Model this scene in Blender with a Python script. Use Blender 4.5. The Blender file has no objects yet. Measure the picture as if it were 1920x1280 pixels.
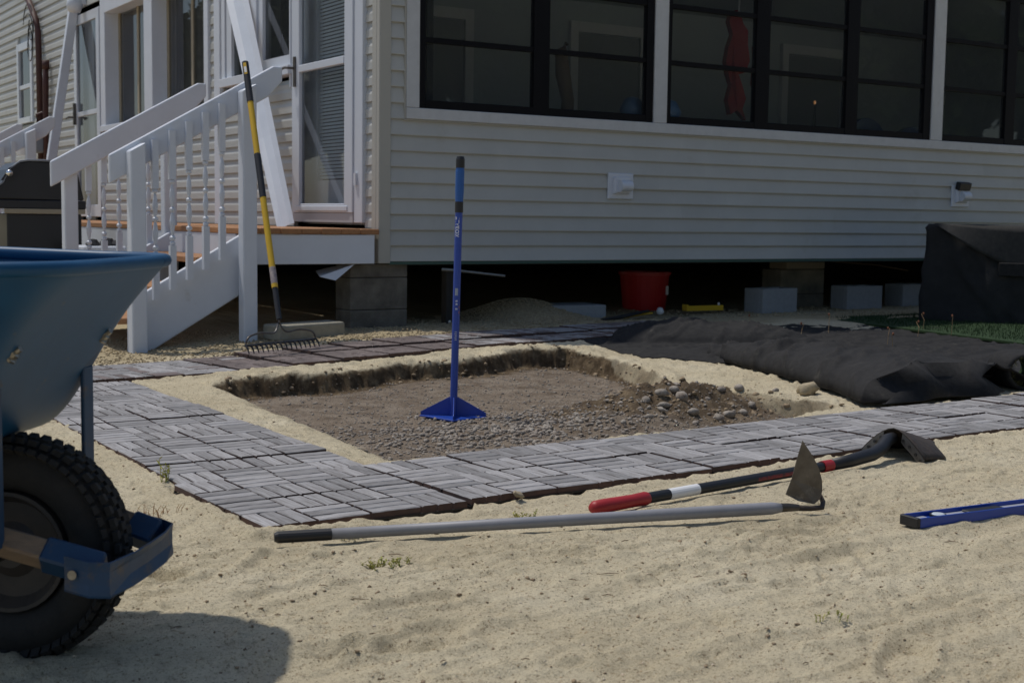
import bpy, math, random
import numpy as np
from mathutils import Matrix, Vector
R = math.radians
rnd = random.Random(7)
S = bpy.context.scene
COL = S.collection

# ------------------------------------------------------------------ camera, sky, sun, exposure
cd = bpy.data.cameras.new('camera'); cam = bpy.data.objects.new('camera', cd); COL.objects.link(cam)
YAW, PIT, ROL = 0.568275, 0.0912145, 0.0136867
fw = Vector((math.sin(YAW)*math.cos(PIT), math.cos(YAW)*math.cos(PIT), -math.sin(PIT)))
r0 = Vector((math.cos(YAW), -math.sin(YAW), 0)); u0 = r0.cross(fw)
rv = r0*math.cos(ROL)+u0*math.sin(ROL); uv = -r0*math.sin(ROL)+u0*math.cos(ROL)
M = Matrix((rv, uv, -fw)).transposed().to_4x4(); M.translation = Vector((-4.0175, -7.786, 0.78))
cam.matrix_world = M
cd.sensor_width = 36; cd.lens = 2525.3*36/1920; cd.clip_start = .05; cd.clip_end = 600
cd.dof.use_dof = True; cd.dof.focus_distance = 4.3; cd.dof.aperture_fstop = 9
S.camera = cam
SUN_EL, SUN_AZ = 66.0, 24.8            # azimuth measured from +Y towards -X
w = bpy.data.worlds.new('World'); S.world = w; w.use_nodes = True
nt = w.node_tree; sky = nt.nodes.new('ShaderNodeTexSky'); sky.sky_type = 'NISHITA'; sky.sun_disc = False
sky.sun_elevation = R(SUN_EL); sky.sun_rotation = R(-SUN_AZ); sky.air_density = 1.0; sky.dust_density = 1.2
nt.links.new(sky.outputs[0], nt.nodes['Background'].inputs[0]); nt.nodes['Background'].inputs[1].default_value = 0.118
sl = bpy.data.lights.new('sun', 'SUN'); sl.energy = 3.0; sl.angle = R(1.2); sl.color = (1, .955, .88)
so = bpy.data.objects.new('sun', sl); COL.objects.link(so)
ce = math.cos(R(SUN_EL)); tosun = Vector((-math.sin(R(SUN_AZ))*ce, math.cos(R(SUN_AZ))*ce, math.sin(R(SUN_EL))))
so.rotation_euler = tosun.to_track_quat('Z', 'Y').to_euler()
S.view_settings.view_transform = 'Standard'; S.view_settings.look = 'None'; S.view_settings.exposure = -0.28
S.view_settings.gamma = 1; S.view_settings.use_curve_mapping = False

# ------------------------------------------------------------------ helpers
def tag(o, label=None, cat=None, group=None, kind=None):
    if label: o['label'] = label
    if cat: o['category'] = cat
    if group: o['group'] = group
    if kind: o['kind'] = kind
    return o
def empty(name, loc=(0, 0, 0), rz=0, label=None, cat=None, group=None, parent=None):
    o = bpy.data.objects.new(name, None); COL.objects.link(o); o.location = loc; o.rotation_euler = (0, 0, rz)
    o.empty_display_size = .05
    if parent: o.parent = parent
    return tag(o, label, cat, group)
def link(name, me, parent=None, loc=(0, 0, 0), rot=(0, 0, 0), mat=None):
    o = bpy.data.objects.new(name, me); COL.objects.link(o); o.location = loc; o.rotation_euler = rot
    if parent: o.parent = parent
    if mat: me.materials.clear(); me.materials.append(mat)
    return o
def copy_tree(o, parent=None):
    c = o.copy(); COL.objects.link(c); c.parent = parent
    for ch in o.children: copy_tree(ch, c)
    return c
class MB:
    def __init__(s): s.v = []; s.f = []
    def add(s, vs, fs):
        n = len(s.v); s.v += [tuple(p) for p in vs]; s.f += [tuple(i+n for i in f) for f in fs]; return s
    def box(s, a, b, rot=None, c=None):
        x0, y0, z0 = a; x1, y1, z1 = b
        vs = [(x0,y0,z0),(x1,y0,z0),(x1,y1,z0),(x0,y1,z0),(x0,y0,z1),(x1,y0,z1),(x1,y1,z1),(x0,y1,z1)]
        if rot is not None:
            cc = Vector(c if c else ((x0+x1)/2,(y0+y1)/2,(z0+z1)/2))
            vs = [tuple(rot @ (Vector(p)-cc)+cc) for p in vs]
        return s.add(vs, [(0,3,2,1),(4,5,6,7),(0,1,5,4),(1,2,6,5),(2,3,7,6),(3,0,4,7)])
    def prism(s, pts, d):          # planar polygon (3D points) extruded by vector d
        n = len(pts); d = Vector(d); top = [tuple(Vector(p)+d) for p in pts]
        return s.add(list(pts)+top, [tuple(range(n-1,-1,-1)), tuple(range(n,2*n))]+[(i,(i+1)%n,(i+1)%n+n,i+n) for i in range(n)])
    def tube(s, path, rad, n=10, cap=True, flat=1.0):
        P = [Vector(p) for p in path]; m = len(P); rads = rad if isinstance(rad, (list, tuple)) else [rad]*m
        vs = []; up = Vector((0, 0, 1))
        for i, p in enumerate(P):
            t = (P[min(i+1,m-1)]-P[max(i-1,0)]).normalized()
            a = t.cross(up) if abs(t.z) < .95 else t.cross(Vector((1, 0, 0)))
            a.normalize(); b = a.cross(t).normalized()
            for k in range(n):
                q = 2*math.pi*k/n; vs.append(tuple(p+a*math.cos(q)*rads[i]+b*math.sin(q)*rads[i]*flat))
        fs = [(i*n+k, i*n+(k+1)%n, (i+1)*n+(k+1)%n, (i+1)*n+k) for i in range(m-1) for k in range(n)]
        if cap: fs += [tuple(range(n-1,-1,-1)), tuple((m-1)*n+k for k in range(n))]
        return s.add(vs, fs)
    def lathe(s, prof, n=20, c=(0,0,0), axis='z', closed=False):
        vs = []; fs = []; m = len(prof)
        for (r, h) in prof:
            for k in range(n):
                q = 2*math.pi*k/n; x, y = r*math.cos(q), r*math.sin(q)
                p = (x, y, h) if axis == 'z' else ((x, h, y) if axis == 'y' else (h, x, y))
                vs.append((p[0]+c[0], p[1]+c[1], p[2]+c[2]))
        for i in range(m-1 if not closed else m):
            j = (i+1) % m
            for k in range(n): fs.append((i*n+k, i*n+(k+1)%n, j*n+(k+1)%n, j*n+k))
        if not closed: fs += [tuple(range(n-1,-1,-1)), tuple((m-1)*n+k for k in range(n))]
        return s.add(vs, fs)
    def mesh(s, name, smooth=False):
        me = bpy.data.meshes.new(name); me.from_pydata(s.v, [], s.f); me.update()
        if smooth: me.polygons.foreach_set('use_smooth', [True]*len(me.polygons))
        return me
    def build(s, name, mat, parent=None, loc=(0,0,0), rot=(0,0,0), smooth=False, bevel=0, seg=1):
        o = link(name, s.mesh(name, smooth), parent, loc, rot, mat)
        if bevel:
            b = o.modifiers.new('bevel', 'BEVEL'); b.width = bevel; b.segments = seg; b.limit_method = 'ANGLE'
        return o
def nm(x, y, seed=0):               # value noise in -1..1, vectorised
    x = np.asarray(x, float); y = np.asarray(y, float)
    xi = np.floor(x).astype(np.int64); yi = np.floor(y).astype(np.int64); xf = x-xi; yf = y-yi
    def h(a, b):
        n = (a*374761393+b*668265263+seed*144269504) & 0xffffffff
        n = ((n ^ (n >> 13))*1274126177) & 0xffffffff
        return ((n ^ (n >> 16)) & 0xffff)/32767.5-1
    u = xf*xf*(3-2*xf); v = yf*yf*(3-2*yf)
    return (h(xi,yi)*(1-u)+h(xi+1,yi)*u)*(1-v)+(h(xi,yi+1)*(1-u)+h(xi+1,yi+1)*u)*v
def fbm(x, y, seed=0, o=4):
    t = 0; a = 1; s = 0
    for i in range(o): t = t+a*nm(x*2**i, y*2**i, seed+i*17); s += a; a *= .5
    return t/s
def sstep(a, b, x):
    t = np.clip((np.asarray(x, float)-a)/(b-a), 0, 1); return t*t*(3-2*t)

# ------------------------------------------------------------------ materials
def mat(name, col, rough=.6, metal=0, var=0, vs=8, col2=None, bump=0, bs=60, spec=.5, stretch=None, objrand=0, dirt=None, ds=3, dthr=.55, coat=0):
    m = bpy.data.materials.new(name); m.use_nodes = True; t = m.node_tree; b = t.nodes['Principled BSDF']
    b.inputs['Roughness'].default_value = rough; b.inputs['Metallic'].default_value = metal
    b.inputs['Specular IOR Level'].default_value = spec; b.inputs['Coat Weight'].default_value = coat
    b.inputs['Base Color'].default_value = (*col, 1)
    N = t.nodes.new; L = t.links.new
    tc = N('ShaderNodeTexCoord'); vec = tc.outputs['Object']
    if stretch:
        mp = N('ShaderNodeMapping'); mp.inputs['Scale'].default_value = stretch; L(vec, mp.inputs['Vector']); vec = mp.outputs[0]
        if objrand:
            oi = N('ShaderNodeObjectInfo'); ml = N('ShaderNodeMath'); ml.operation = 'MULTIPLY'; ml.inputs[1].default_value = 53
            L(oi.outputs['Random'], ml.inputs[0]); L(ml.outputs[0], mp.inputs['Location'])
    cur = None
    if var or col2:
        n = N('ShaderNodeTexNoise'); n.inputs['Scale'].default_value = vs; n.inputs['Detail'].default_value = 6; n.inputs['Roughness'].default_value = .65
        L(vec, n.inputs['Vector'])
        rp = N('ShaderNodeValToRGB'); rp.color_ramp.elements[0].position = .3; rp.color_ramp.elements[1].position = .7
        c2 = col2 if col2 else tuple(c*(1-var) for c in col)
        rp.color_ramp.elements[0].color = (*c2, 1); rp.color_ramp.elements[1].color = (*[min(1, c*(1+var*.5)) for c in col], 1)
        L(n.outputs[0], rp.inputs[0]); cur = rp.outputs[0]
    if objrand:
        oi = N('ShaderNodeObjectInfo'); mr = N('ShaderNodeMapRange'); mr.inputs[3].default_value = 1-objrand; mr.inputs[4].default_value = 1+objrand
        L(oi.outputs['Random'], mr.inputs[0]); hs = N('ShaderNodeHueSaturation'); L(mr.outputs[0], hs.inputs['Value'])
        if cur: L(cur, hs.inputs['Color'])
        else: hs.inputs['Color'].default_value = (*col, 1)
        cur = hs.outputs[0]
    if dirt:
        n = N('ShaderNodeTexNoise'); n.inputs['Scale'].default_value = ds; n.inputs['Detail'].default_value = 8; n.inputs['Roughness'].default_value = .7
        L(tc.outputs['Object'], n.inputs['Vector'])
        mr = N('ShaderNodeMapRange'); mr.inputs[1].default_value = dthr; mr.inputs[2].default_value = dthr+.18; L(n.outputs[0], mr.inputs[0])
        mx = N('ShaderNodeMixRGB'); mx.inputs[2].default_value = (*dirt, 1); L(mr.outputs[0], mx.inputs[0])
        if cur: L(cur, mx.inputs[1])
        else: mx.inputs[1].default_value = (*col, 1)
        cur = mx.outputs[0]
    if cur: L(cur, b.inputs['Base Color'])
    if bump:
        n = N('ShaderNodeTexNoise'); n.inputs['Scale'].default_value = bs; n.inputs['Detail'].default_value = 5; L(vec, n.inputs['Vector'])
        bp = N('ShaderNodeBump'); bp.inputs['Strength'].default_value = bump; bp.inputs['Distance'].default_value = .01
        L(n.outputs[0], bp.inputs['Height']); L(bp.outputs[0], b.inputs['Normal'])
    return m
def glass(name, tint=(1,1,1), haze=.07):
    m = bpy.data.materials.new(name); m.use_nodes = True; t = m.node_tree; t.nodes.clear(); N = t.nodes.new; L = t.links.new
    out = N('ShaderNodeOutputMaterial'); tr = N('ShaderNodeBsdfTransparent'); tr.inputs[0].default_value = (*tint, 1)
    gl = N('ShaderNodeBsdfGlossy'); gl.inputs['Roughness'].default_value = .01
    fr = N('ShaderNodeFresnel'); fr.inputs[0].default_value = 1.5; mx = N('ShaderNodeMixShader')
    df = N('ShaderNodeBsdfDiffuse'); df.inputs[0].default_value = (.42,.46,.50,1); hz = N('ShaderNodeMixShader'); hz.inputs[0].default_value = haze
    L(tr.outputs[0], hz.inputs[1]); L(df.outputs[0], hz.inputs[2])
    L(fr.outputs[0], mx.inputs[0]); L(hz.outputs[0], mx.inputs[1]); L(gl.outputs[0], mx.inputs[2]); L(mx.outputs[0], out.inputs[0]); return m
def ground_mat():
    m = bpy.data.materials.new('sand_and_soil'); m.use_nodes = True; t = m.node_tree; b = t.nodes['Principled BSDF']; N = t.nodes.new; L = t.links.new
    b.inputs['Roughness'].default_value = .95; b.inputs['Specular IOR Level'].default_value = .15
    tc = N('ShaderNodeTexCoord')
    def noise(sc, d=5, r=.6):
        n = N('ShaderNodeTexNoise'); n.inputs['Scale'].default_value = sc; n.inputs['Detail'].default_value = d; n.inputs['Roughness'].default_value = r; L(tc.outputs['Object'], n.inputs['Vector']); return n.outputs[0]
    def ramp(f, st):
        rp = N('ShaderNodeValToRGB'); L(f, rp.inputs[0]); e = rp.color_ramp.elements
        while len(e) < len(st): e.new(.5)
        for el, (p, c) in zip(e, st): el.position = p; el.color = (*c, 1)
        return rp.outputs[0]
    def mix(f, a, c, mode='MIX'):
        mx = N('ShaderNodeMixRGB'); mx.blend_type = mode
        for k, v in ((0, f), (1, a), (2, c)):
            if hasattr(v, 'links'): L(v, mx.inputs[k])
            else: mx.inputs[k].default_value = v if k == 0 else (*v, 1)
        return mx.outputs[0]
    sand = ramp(noise(2.2), [(.3, (.60,.52,.365)), (.55, (.70,.62,.45)), (.75, (.76,.685,.52))])
    grain = ramp(noise(420, 3, .8), [(.30, (.42,.37,.31)), (.46, (.96,.95,.93)), (.7, (1.12,1.11,1.08))])
    sand = mix(.75, sand, grain, 'MULTIPLY')
    sand = mix(.95, sand, ramp(noise(110, 4, .85), [(.34, (.38,.34,.29)), (.45, (.98,.97,.95)), (.72, (1.1,1.1,1.08))]), 'MULTIPLY')
    sand = mix(ramp(noise(75, 3, .7), [(.60, (0,0,0)), (.68, (.6,.6,.6))]), sand, (.36,.24,.13))
    speck = ramp(noise(170, 2, .6), [(.64, (0,0,0)), (.70, (1,1,1))])
    sand = mix(speck, sand, (.22,.16,.10))
    soil = ramp(noise(9, 6), [(.3, (.16,.12,.085)), (.5, (.25,.20,.15)), (.7, (.33,.275,.215))])
    soil = mix(.8, soil, ramp(noise(220, 4, .75), [(.35, (.45,.42,.4)), (.6, (1.2,1.2,1.2))]), 'MULTIPLY')
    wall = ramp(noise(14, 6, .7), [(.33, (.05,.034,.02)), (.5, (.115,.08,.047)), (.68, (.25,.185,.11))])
    a1 = N('ShaderNodeVertexColor'); a1.layer_name = 'soil'
    sp = N('ShaderNodeSeparateColor'); L(a1.outputs[0], sp.inputs[0])
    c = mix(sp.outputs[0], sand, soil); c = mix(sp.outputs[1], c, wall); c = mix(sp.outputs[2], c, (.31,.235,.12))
    L(c, b.inputs['Base Color'])
    bp = N('ShaderNodeBump'); bp.inputs['Strength'].default_value = .9; bp.inputs['Distance'].default_value = .007
    ad = N('ShaderNodeMath'); ad.operation = 'ADD'; L(noise(70, 7, .75), ad.inputs[0]); L(noise(330, 3, .7), ad.inputs[1]); L(ad.outputs[0], bp.inputs['Height']); L(bp.outputs[0], b.inputs['Normal'])
    return m
M_ = {}
M_['ground'] = ground_mat()
M_['siding'] = mat('siding_vinyl', (.455,.458,.435), .5, var=.08, vs=2.5, bump=.03, bs=30, objrand=.045, dirt=(.36,.345,.30), ds=1.7, dthr=.58)
M_['corner'] = mat('corner_vinyl', (.41,.40,.36), .5, var=.05, vs=3)
M_['white'] = mat('white_paint', (.63,.665,.73), .45, var=.05, vs=6, bump=.06, bs=25, dirt=(.45,.44,.42), ds=4, dthr=.66)
M_['trim'] = mat('window_trim_paint', (.52,.53,.54), .6, var=.08, vs=14, bump=.12, bs=40, dirt=(.40,.38,.34), ds=9, dthr=.62)
M_['alu'] = mat('white_aluminium', (.60,.635,.70), .35, var=.03, vs=3)
M_['blackframe'] = mat('black_frame', (.004,.004,.006), .6, var=.2, vs=12, spec=.15)
M_['glass'] = glass('window_glass', (.8,.83,.84), .055)
M_['doorglass'] = glass('door_glass', (.9,.93,.95), .12)
M_['deckwood'] = mat('deck_stain', (.36,.175,.075), .7, var=.25, vs=5, stretch=(14,1,14), bump=.2, bs=20, objrand=.1)
M_['concrete_old'] = mat('old_concrete', (.20,.18,.15), .95, col2=(.085,.075,.06), vs=7, bump=.5, bs=130, dirt=(.26,.25,.22), ds=60, dthr=.62)
M_['concrete_new'] = mat('grey_concrete', (.30,.31,.32), .92, var=.12, vs=30, bump=.35, bs=160)
M_['slab'] = mat('tan_concrete', (.30,.28,.22), .95, var=.25, vs=10, bump=.4, bs=120)
M_['blue'] = mat('blue_steel_paint', (.012,.055,.34), .35, var=.1, vs=6, dirt=(.16,.15,.13), ds=40, dthr=.72)
M_['bluegrip'] = mat('blue_grip', (.02,.10,.33), .6)
M_['barrow'] = mat('barrow_paint', (.010,.072,.165), .42, var=.22, vs=3, dirt=(.14,.11,.07), ds=26, dthr=.63, bump=.05, bs=8, spec=.3)
M_['barrow2'] = mat('barrow_frame_paint', (.012,.050,.115), .5, var=.3, vs=8, dirt=(.09,.07,.055), ds=22, dthr=.53)
M_['rubber'] = mat('dusty_rubber', (.010,.0095,.0095), .85, col2=(.028,.025,.022), vs=9, bump=.3, bs=80)
M_['handlewood'] = mat('grey_handle_wood', (.30,.20,.12), .8, col2=(.17,.12,.08), vs=3, stretch=(2,22,22), bump=.25, bs=14)
M_['rust'] = mat('rusty_steel', (.075,.055,.042), .7, col2=(.035,.03,.028), vs=16, metal=.3, bump=.3, bs=60)
M_['steel'] = mat('dull_steel', (.16,.155,.15), .42, metal=.75, col2=(.09,.075,.06), vs=12)
M_['bolt'] = mat('zinc_bolt', (.32,.30,.26), .35, metal=.8, var=.3, vs=60)
M_['yellow'] = mat('yellow_fibreglass', (.60,.37,.012), .45, var=.08, vs=8)
M_['black'] = mat('black_plastic', (.012,.012,.014), .5)
M_['red'] = mat('red_rubber', (.37,.015,.018), .5, var=.1, vs=20)
M_['redplastic'] = mat('red_tub_plastic', (.42,.005,.008), .4)
M_['greypole'] = mat('grey_plastic_pole', (.27,.27,.29), .5, var=.12, vs=14, dirt=(.40,.35,.25), ds=25, dthr=.66)
M_['label'] = mat('white_label', (.75,.75,.75), .6)
M_['fabric'] = mat('black_nonwoven_fabric', (.016,.0155,.016), .85, col2=(.03,.029,.029), vs=40, bump=.35, bs=230, dirt=(.085,.08,.068), ds=7, dthr=.60, spec=.25)
M_['cover'] = mat('black_cover_cloth', (.006,.006,.007), .8, col2=(.015,.015,.016), vs=14, bump=.2, bs=200)
M_['turf'] = mat('turf_blades', (.014,.046,.006), .9, col2=(.007,.023,.003), vs=60)  # green darkened to stand in for shade that the sun leaves out here
M_['turfedge'] = mat('turf_edge_blades', (.17,.16,.07), .8, col2=(.04,.06,.015), vs=90)
M_['slat'] = mat('weathered_tile_wood', (.385,.38,.385), .85, col2=(.16,.145,.138), vs=4, stretch=(3,42,10), bump=.4, bs=9, objrand=.28, dirt=(.15,.11,.10), ds=22, dthr=.60)
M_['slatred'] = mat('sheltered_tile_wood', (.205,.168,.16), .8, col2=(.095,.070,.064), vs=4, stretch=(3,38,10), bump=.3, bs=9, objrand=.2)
M_['slatside'] = mat('brown_tile_edge', (.115,.062,.045), .8, col2=(.055,.035,.03), vs=5, stretch=(3,10,10), objrand=.2)
M_['pebble'] = mat('tan_pebbles', (.50,.40,.25), .8, col2=(.22,.17,.10), vs=60)
M_['stone'] = mat('grey_stones', (.43,.385,.325), .9, col2=(.14,.105,.08), vs=30, bump=.3, bs=160)
M_['crumb'] = mat('dark_crumbs', (.42,.31,.19), .95, col2=(.14,.105,.07), vs=45)
M_['twig'] = mat('dry_twig', (.14,.09,.05), .9)
M_['weed'] = mat('weed_green', (.25,.30,.05), .8, col2=(.42,.36,.09), vs=40)
M_['weedred'] = mat('weed_dry_red', (.38,.17,.09), .9, col2=(.45,.36,.18), vs=40)
M_['interior'] = mat('interior_wall', (.40,.46,.52), .9)
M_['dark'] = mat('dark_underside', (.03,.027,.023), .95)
M_['curtain'] = mat('brown_curtain', (.26,.23,.21), .9, var=.3, vs=2, stretch=(1,24,1))
M_['redcloth'] = mat('red_cloth', (.28,.008,.006), .8)
M_['bluecloth'] = mat('slate_blue_cloth', (.06,.10,.18), .8)
M_['conduit'] = mat('brown_red_conduit', (.06,.018,.014), .6, var=.2, vs=10)
M_['greenboard'] = mat('green_sheathing', (.05,.10,.08), .8)
M_['meter'] = mat('grey_meter_paint', (.22,.24,.27), .5)
M_['bark'] = mat('bark', (.10,.075,.055), .95, bump=.6, bs=12)
M_['leaf'] = mat('tree_leaves', (.06,.10,.03), .8, col2=(.03,.055,.015), vs=3)
M_['roof'] = mat('roof_shingle', (.09,.085,.08), .95, var=.2, vs=20)
M_['blind'] = mat('blind_slats', (.66,.72,.76), .6)
M_['grill'] = mat('grill_black', (.014,.015,.017), .4, var=.15, vs=5)
M_['tan'] = mat('tan_board', (.33,.28,.20), .8, var=.1, vs=5)

# ------------------------------------------------------------------ ground with the dug pit
PIT_POLY = [(-1.90,-1.93),(-1.62,-1.80),(-1.30,-1.79),(-.75,-1.64),(-.40,-1.63),(.185,-1.47),(.40,-1.48),(.32,-2.24),(.06,-2.92),(.06,-3.22),(.26,-3.74),
            (-.31,-3.93),(-.92,-3.99),(-1.73,-4.02),(-2.10,-4.04),(-2.06,-3.6),(-2.03,-3.2),(-1.98,-2.5)]
PIT_W = [.05]*6+[.07]*4+[.17]*4+[.20]*4          # width of the bank below each edge (steep at the back and right)
def base_z(x, y):
    x = np.asarray(x, float); y = np.asarray(y, float)
    return .058*sstep(-2.3, -.4, y)*sstep(-1.9, -.1, x) - .03*sstep(-1.6, -.3, y)*sstep(-1.2, -2.2, x)
def pit_sd(x, y):                    # signed distance to the pit edge (inside positive) and bank width there
    best = np.full(x.shape, 1e9); wd = np.full(x.shape, .1); wsum = np.zeros(x.shape); acc = np.zeros(x.shape); inside = np.zeros(x.shape, bool)
    n = len(PIT_POLY)
    for i in range(n):
        ax, ay = PIT_POLY[i]; bx, by = PIT_POLY[(i+1) % n]
        ex, ey = bx-ax, by-ay; t = np.clip(((x-ax)*ex+(y-ay)*ey)/(ex*ex+ey*ey), 0, 1)
        d = np.hypot(x-ax-t*ex, y-ay-t*ey); k = 1/(d+.02)**4; acc += k*PIT_W[i]; wsum += k; best = np.minimum(best, d)
        c = ((ay > y) != (by > y)) & (x < (bx-ax)*(y-ay)/(by-ay+1e-12)+ax); inside ^= c
    return np.where(inside, best, -best), acc/wsum
STRIPS = []                          # (origin, direction angle, length, width) of the tile paths
FRONT0 = (-2.775, -4.722); FRONT_A = math.atan2(.135, 2.6)
LEFT0 = (-2.775, -4.722); BACK0 = (-2.79, -1.70); BACK_A = math.atan2(.40, 2.5)
def in_strip(x, y, grow=0.0):
    r = np.zeros(np.shape(x), bool)
    for (ox, oy), a, ln, wd in [(FRONT0, FRONT_A, 4.6, .61), ((-2.775,-4.722), 0, .61, 3.12), (BACK0, BACK_A, 5.2, .61)]:
        u = (x-ox)*math.cos(a)+(y-oy)*math.sin(a); v = -(x-ox)*math.sin(a)+(y-oy)*math.cos(a)
        r |= (u > -grow) & (u < ln+grow) & (v > -grow) & (v < wd+grow)
    return r
def sand_h(x, y):
    h = .014*fbm(x/.8, y/.8, 3, 2)+.0055*fbm(x/.26, y/.19, 9, 2)+.0055*fbm(x/.075, y/.065, 21, 2)+.0062*fbm(x/.026, y/.024, 23, 2)
    c = fbm(x/.055, y/.045, 41, 3); h = h+.016*np.clip(c-.2, 0, 1)*sstep(-.25, .25, fbm(x/.5, y/.4, 77, 2))
    for (cx, cy, a, l, d) in [(-2.2,-5.55,.2,.5,.016),(-1.55,-5.75,-.15,.45,.014),(-1.9,-6.1,.1,.7,.013),(-2.55,-5.95,.35,.4,.012),(-1.2,-5.6,.05,.35,.016),(-.2,-5.0,.1,.6,.012),(-3.1,-4.6,.9,.5,.01),(-1.75,-5.45,.0,.25,.01)]:
        u = (x-cx)*math.cos(a)+(y-cy)*math.sin(a); v = -(x-cx)*math.sin(a)+(y-cy)*math.cos(a)
        h = h-d*np.exp(-(u/l)**2*3)*(np.exp(-(v/.045)**2)-.7*np.exp(-((v+.075)/.035)**2))
    fr = random.Random(77)
    for _ in range(26):                                   # shallow footprints with a pushed-up rim
        cx, cy, a = fr.uniform(-3.3,.6), fr.uniform(-6.3,-4.95), fr.uniform(-.5,.9); dp = fr.uniform(.006,.013)
        u = (x-cx)*math.cos(a)+(y-cy)*math.sin(a); v = -(x-cx)*math.sin(a)+(y-cy)*math.cos(a); q = np.hypot(u/.135, v/.05)*(1+.25*fbm(x/.07, y/.07, 171, 2))
        h = h-dp*sstep(1.05, .75, q)+dp*.75*np.exp(-((q-1.22)/.16)**2)
    for (yo, sl_) in ((-5.62,.10),(-6.02,.06)):           # wheel ruts
        v = y-yo-sl_*(x+2)-.03*np.sin(x*2.3); h = h-.007*np.exp(-(v/.03)**4)*sstep(-3.3,-2.6,x)+.004*np.exp(-((np.abs(v)-.05)/.018)**2)*sstep(-3.3,-2.6,x)
    t_ = fbm(x/.34, y/.13, 131, 4); t2_ = fbm(x/.20, y/.11, 139, 4)
    h = h+.007*sstep(.10, .125, t_)*sstep(.45, .12, t_)-.005*sstep(.22, .24, t2_)*sstep(.5, .25, t2_)
    for (ax, ay, bx, by, zz, rr) in [(-2.82,-4.84,-1.36,-5.24,-.004,.05),(-1.97,-4.957,-.5,-4.74,-.002,.055),(-1.33,-5.46,.2,-5.56,-.002,.065)]:
        ex, ey = bx-ax, by-ay; q = np.clip(((x-ax)*ex+(y-ay)*ey)/(ex*ex+ey*ey), 0, 1); dx, dy = x-ax-q*ex, y-ay-q*ey; d = np.hypot(dx, dy)
        k = np.exp(-(d/rr)**4); h = h*(1-k)+(zz+.004*fbm(x/.06, y/.06, 151, 3))*k
        h = h+.010*np.exp(-((d-.038)/.018)**2)*(dy < 0)*np.clip(.45+1.3*fbm(x/.11, y/.2, 157, 3), 0, 1.2)
    return h
def ground_z(x, y, detail=True):
    x = np.asarray(x, float); y = np.asarray(y, float)
    near = sstep(14, 4, np.hypot(x+1.5, y+4))
    h = sand_h(x, y)*near
    st = in_strip(x, y, .004); ed = in_strip(x, y, .06) & ~st; h = np.where(st, np.minimum(h, 0)*.3-.014, h+.007*ed)
    sd, wd = pit_sd(x, y)
    sd = sd+(.05*fbm(x/.25, y/.25, 5, 3)+.022*fbm(x/.06, y/.06, 15, 3))*(wd < .1)+.012*fbm(x/.05, y/.05, 6, 2)
    ins = sstep(0, 1, sd/wd)
    floor = -.075+.012*fbm(x/.3, y/.3, 31, 3)+.005*fbm(x/.04, y/.04, 33, 3)
    mx, my = x+.26, y+3.22
    mound = (.125*np.exp(-((mx/.60)**2+(my/.30)**2)*1.3)+.06*np.exp(-(((x+.75)/.3)**2+((y+3.55)/.2)**2)))
    floor = floor+mound*(1+.55*fbm(x/.08, y/.08, 55, 4))+.012*sstep(-2.6,-3.3,y)*sstep(-.5,-1.0,x)
    lip = .02*np.exp(-((sd+.05)/.06)**2)*(wd < .1)*(1+fbm(x/.12, y/.12, 8, 3))
    return base_z(x, y)*1.0+h*(1-ins)+floor*ins+lip
def axis(a, b, fine, lo, hi):
    c = list(np.arange(a, b, fine)); s = fine; x = b
    while x < hi: s = min(s*1.18, 30); c.append(x); x += s
    c.append(hi); s = fine; x = a-fine; pre = []
    while x > lo: pre.append(x); s = min(s*1.18, 30); x -= s
    pre.append(lo); return np.array(pre[::-1]+c)
gx = axis(-3.75, 1.3, .0085, -220, 220); gy = axis(-4.78, -1.1, .0115, -4.9, 220); gy = np.concatenate([axis(-6.55, -4.80, .0068, -220, -4.79), gy[gy > -4.785]])
GX, GY = np.meshgrid(gx, gy); GZ = ground_z(GX, GY)
me = bpy.data.meshes.new('sand_ground'); nx, ny = len(gx), len(gy)
co = np.stack([GX, GY, GZ], -1).reshape(-1, 3).astype(np.float32)
idx = np.arange(nx*ny).reshape(ny, nx); fq = np.stack([idx[:-1,:-1], idx[:-1,1:], idx[1:,1:], idx[1:,:-1]], -1).reshape(-1, 4)
me.vertices.add(len(co)); me.vertices.foreach_set('co', co.ravel())
me.loops.add(fq.size); me.loops.foreach_set('vertex_index', fq.ravel().astype(np.int32))
me.polygons.add(len(fq)); me.polygons.foreach_set('loop_start', np.arange(0, fq.size, 4, dtype=np.int32)); me.update(calc_edges=True); me.validate()
me.polygons.foreach_set('use_smooth', np.ones(len(fq), bool))
sd, wd = pit_sd(GX, GY); sdn = sd+(.05*fbm(GX/.25, GY/.25, 5, 3)+.022*fbm(GX/.06, GY/.06, 15, 3))*(wd < .1)+.012*fbm(GX/.05, GY/.05, 6, 2)
steep = (wd < .1)
soil = np.where(steep, sstep(.05, .085, sdn), sstep(.10, .2, sdn+.03*fbm(GX/.1, GY/.1, 61, 3)))
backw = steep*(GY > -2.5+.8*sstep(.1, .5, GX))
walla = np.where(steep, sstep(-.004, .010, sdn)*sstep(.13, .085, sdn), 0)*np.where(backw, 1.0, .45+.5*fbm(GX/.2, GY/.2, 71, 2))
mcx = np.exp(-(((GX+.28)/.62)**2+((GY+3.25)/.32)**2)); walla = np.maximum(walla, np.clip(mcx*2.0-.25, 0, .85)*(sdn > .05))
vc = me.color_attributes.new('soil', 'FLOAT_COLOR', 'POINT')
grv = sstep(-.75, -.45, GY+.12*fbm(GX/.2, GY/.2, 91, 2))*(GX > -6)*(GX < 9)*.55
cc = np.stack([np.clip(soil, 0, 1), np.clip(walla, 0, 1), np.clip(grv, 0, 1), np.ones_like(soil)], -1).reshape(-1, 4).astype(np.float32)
vc.data.foreach_set('color', cc.ravel())
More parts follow.
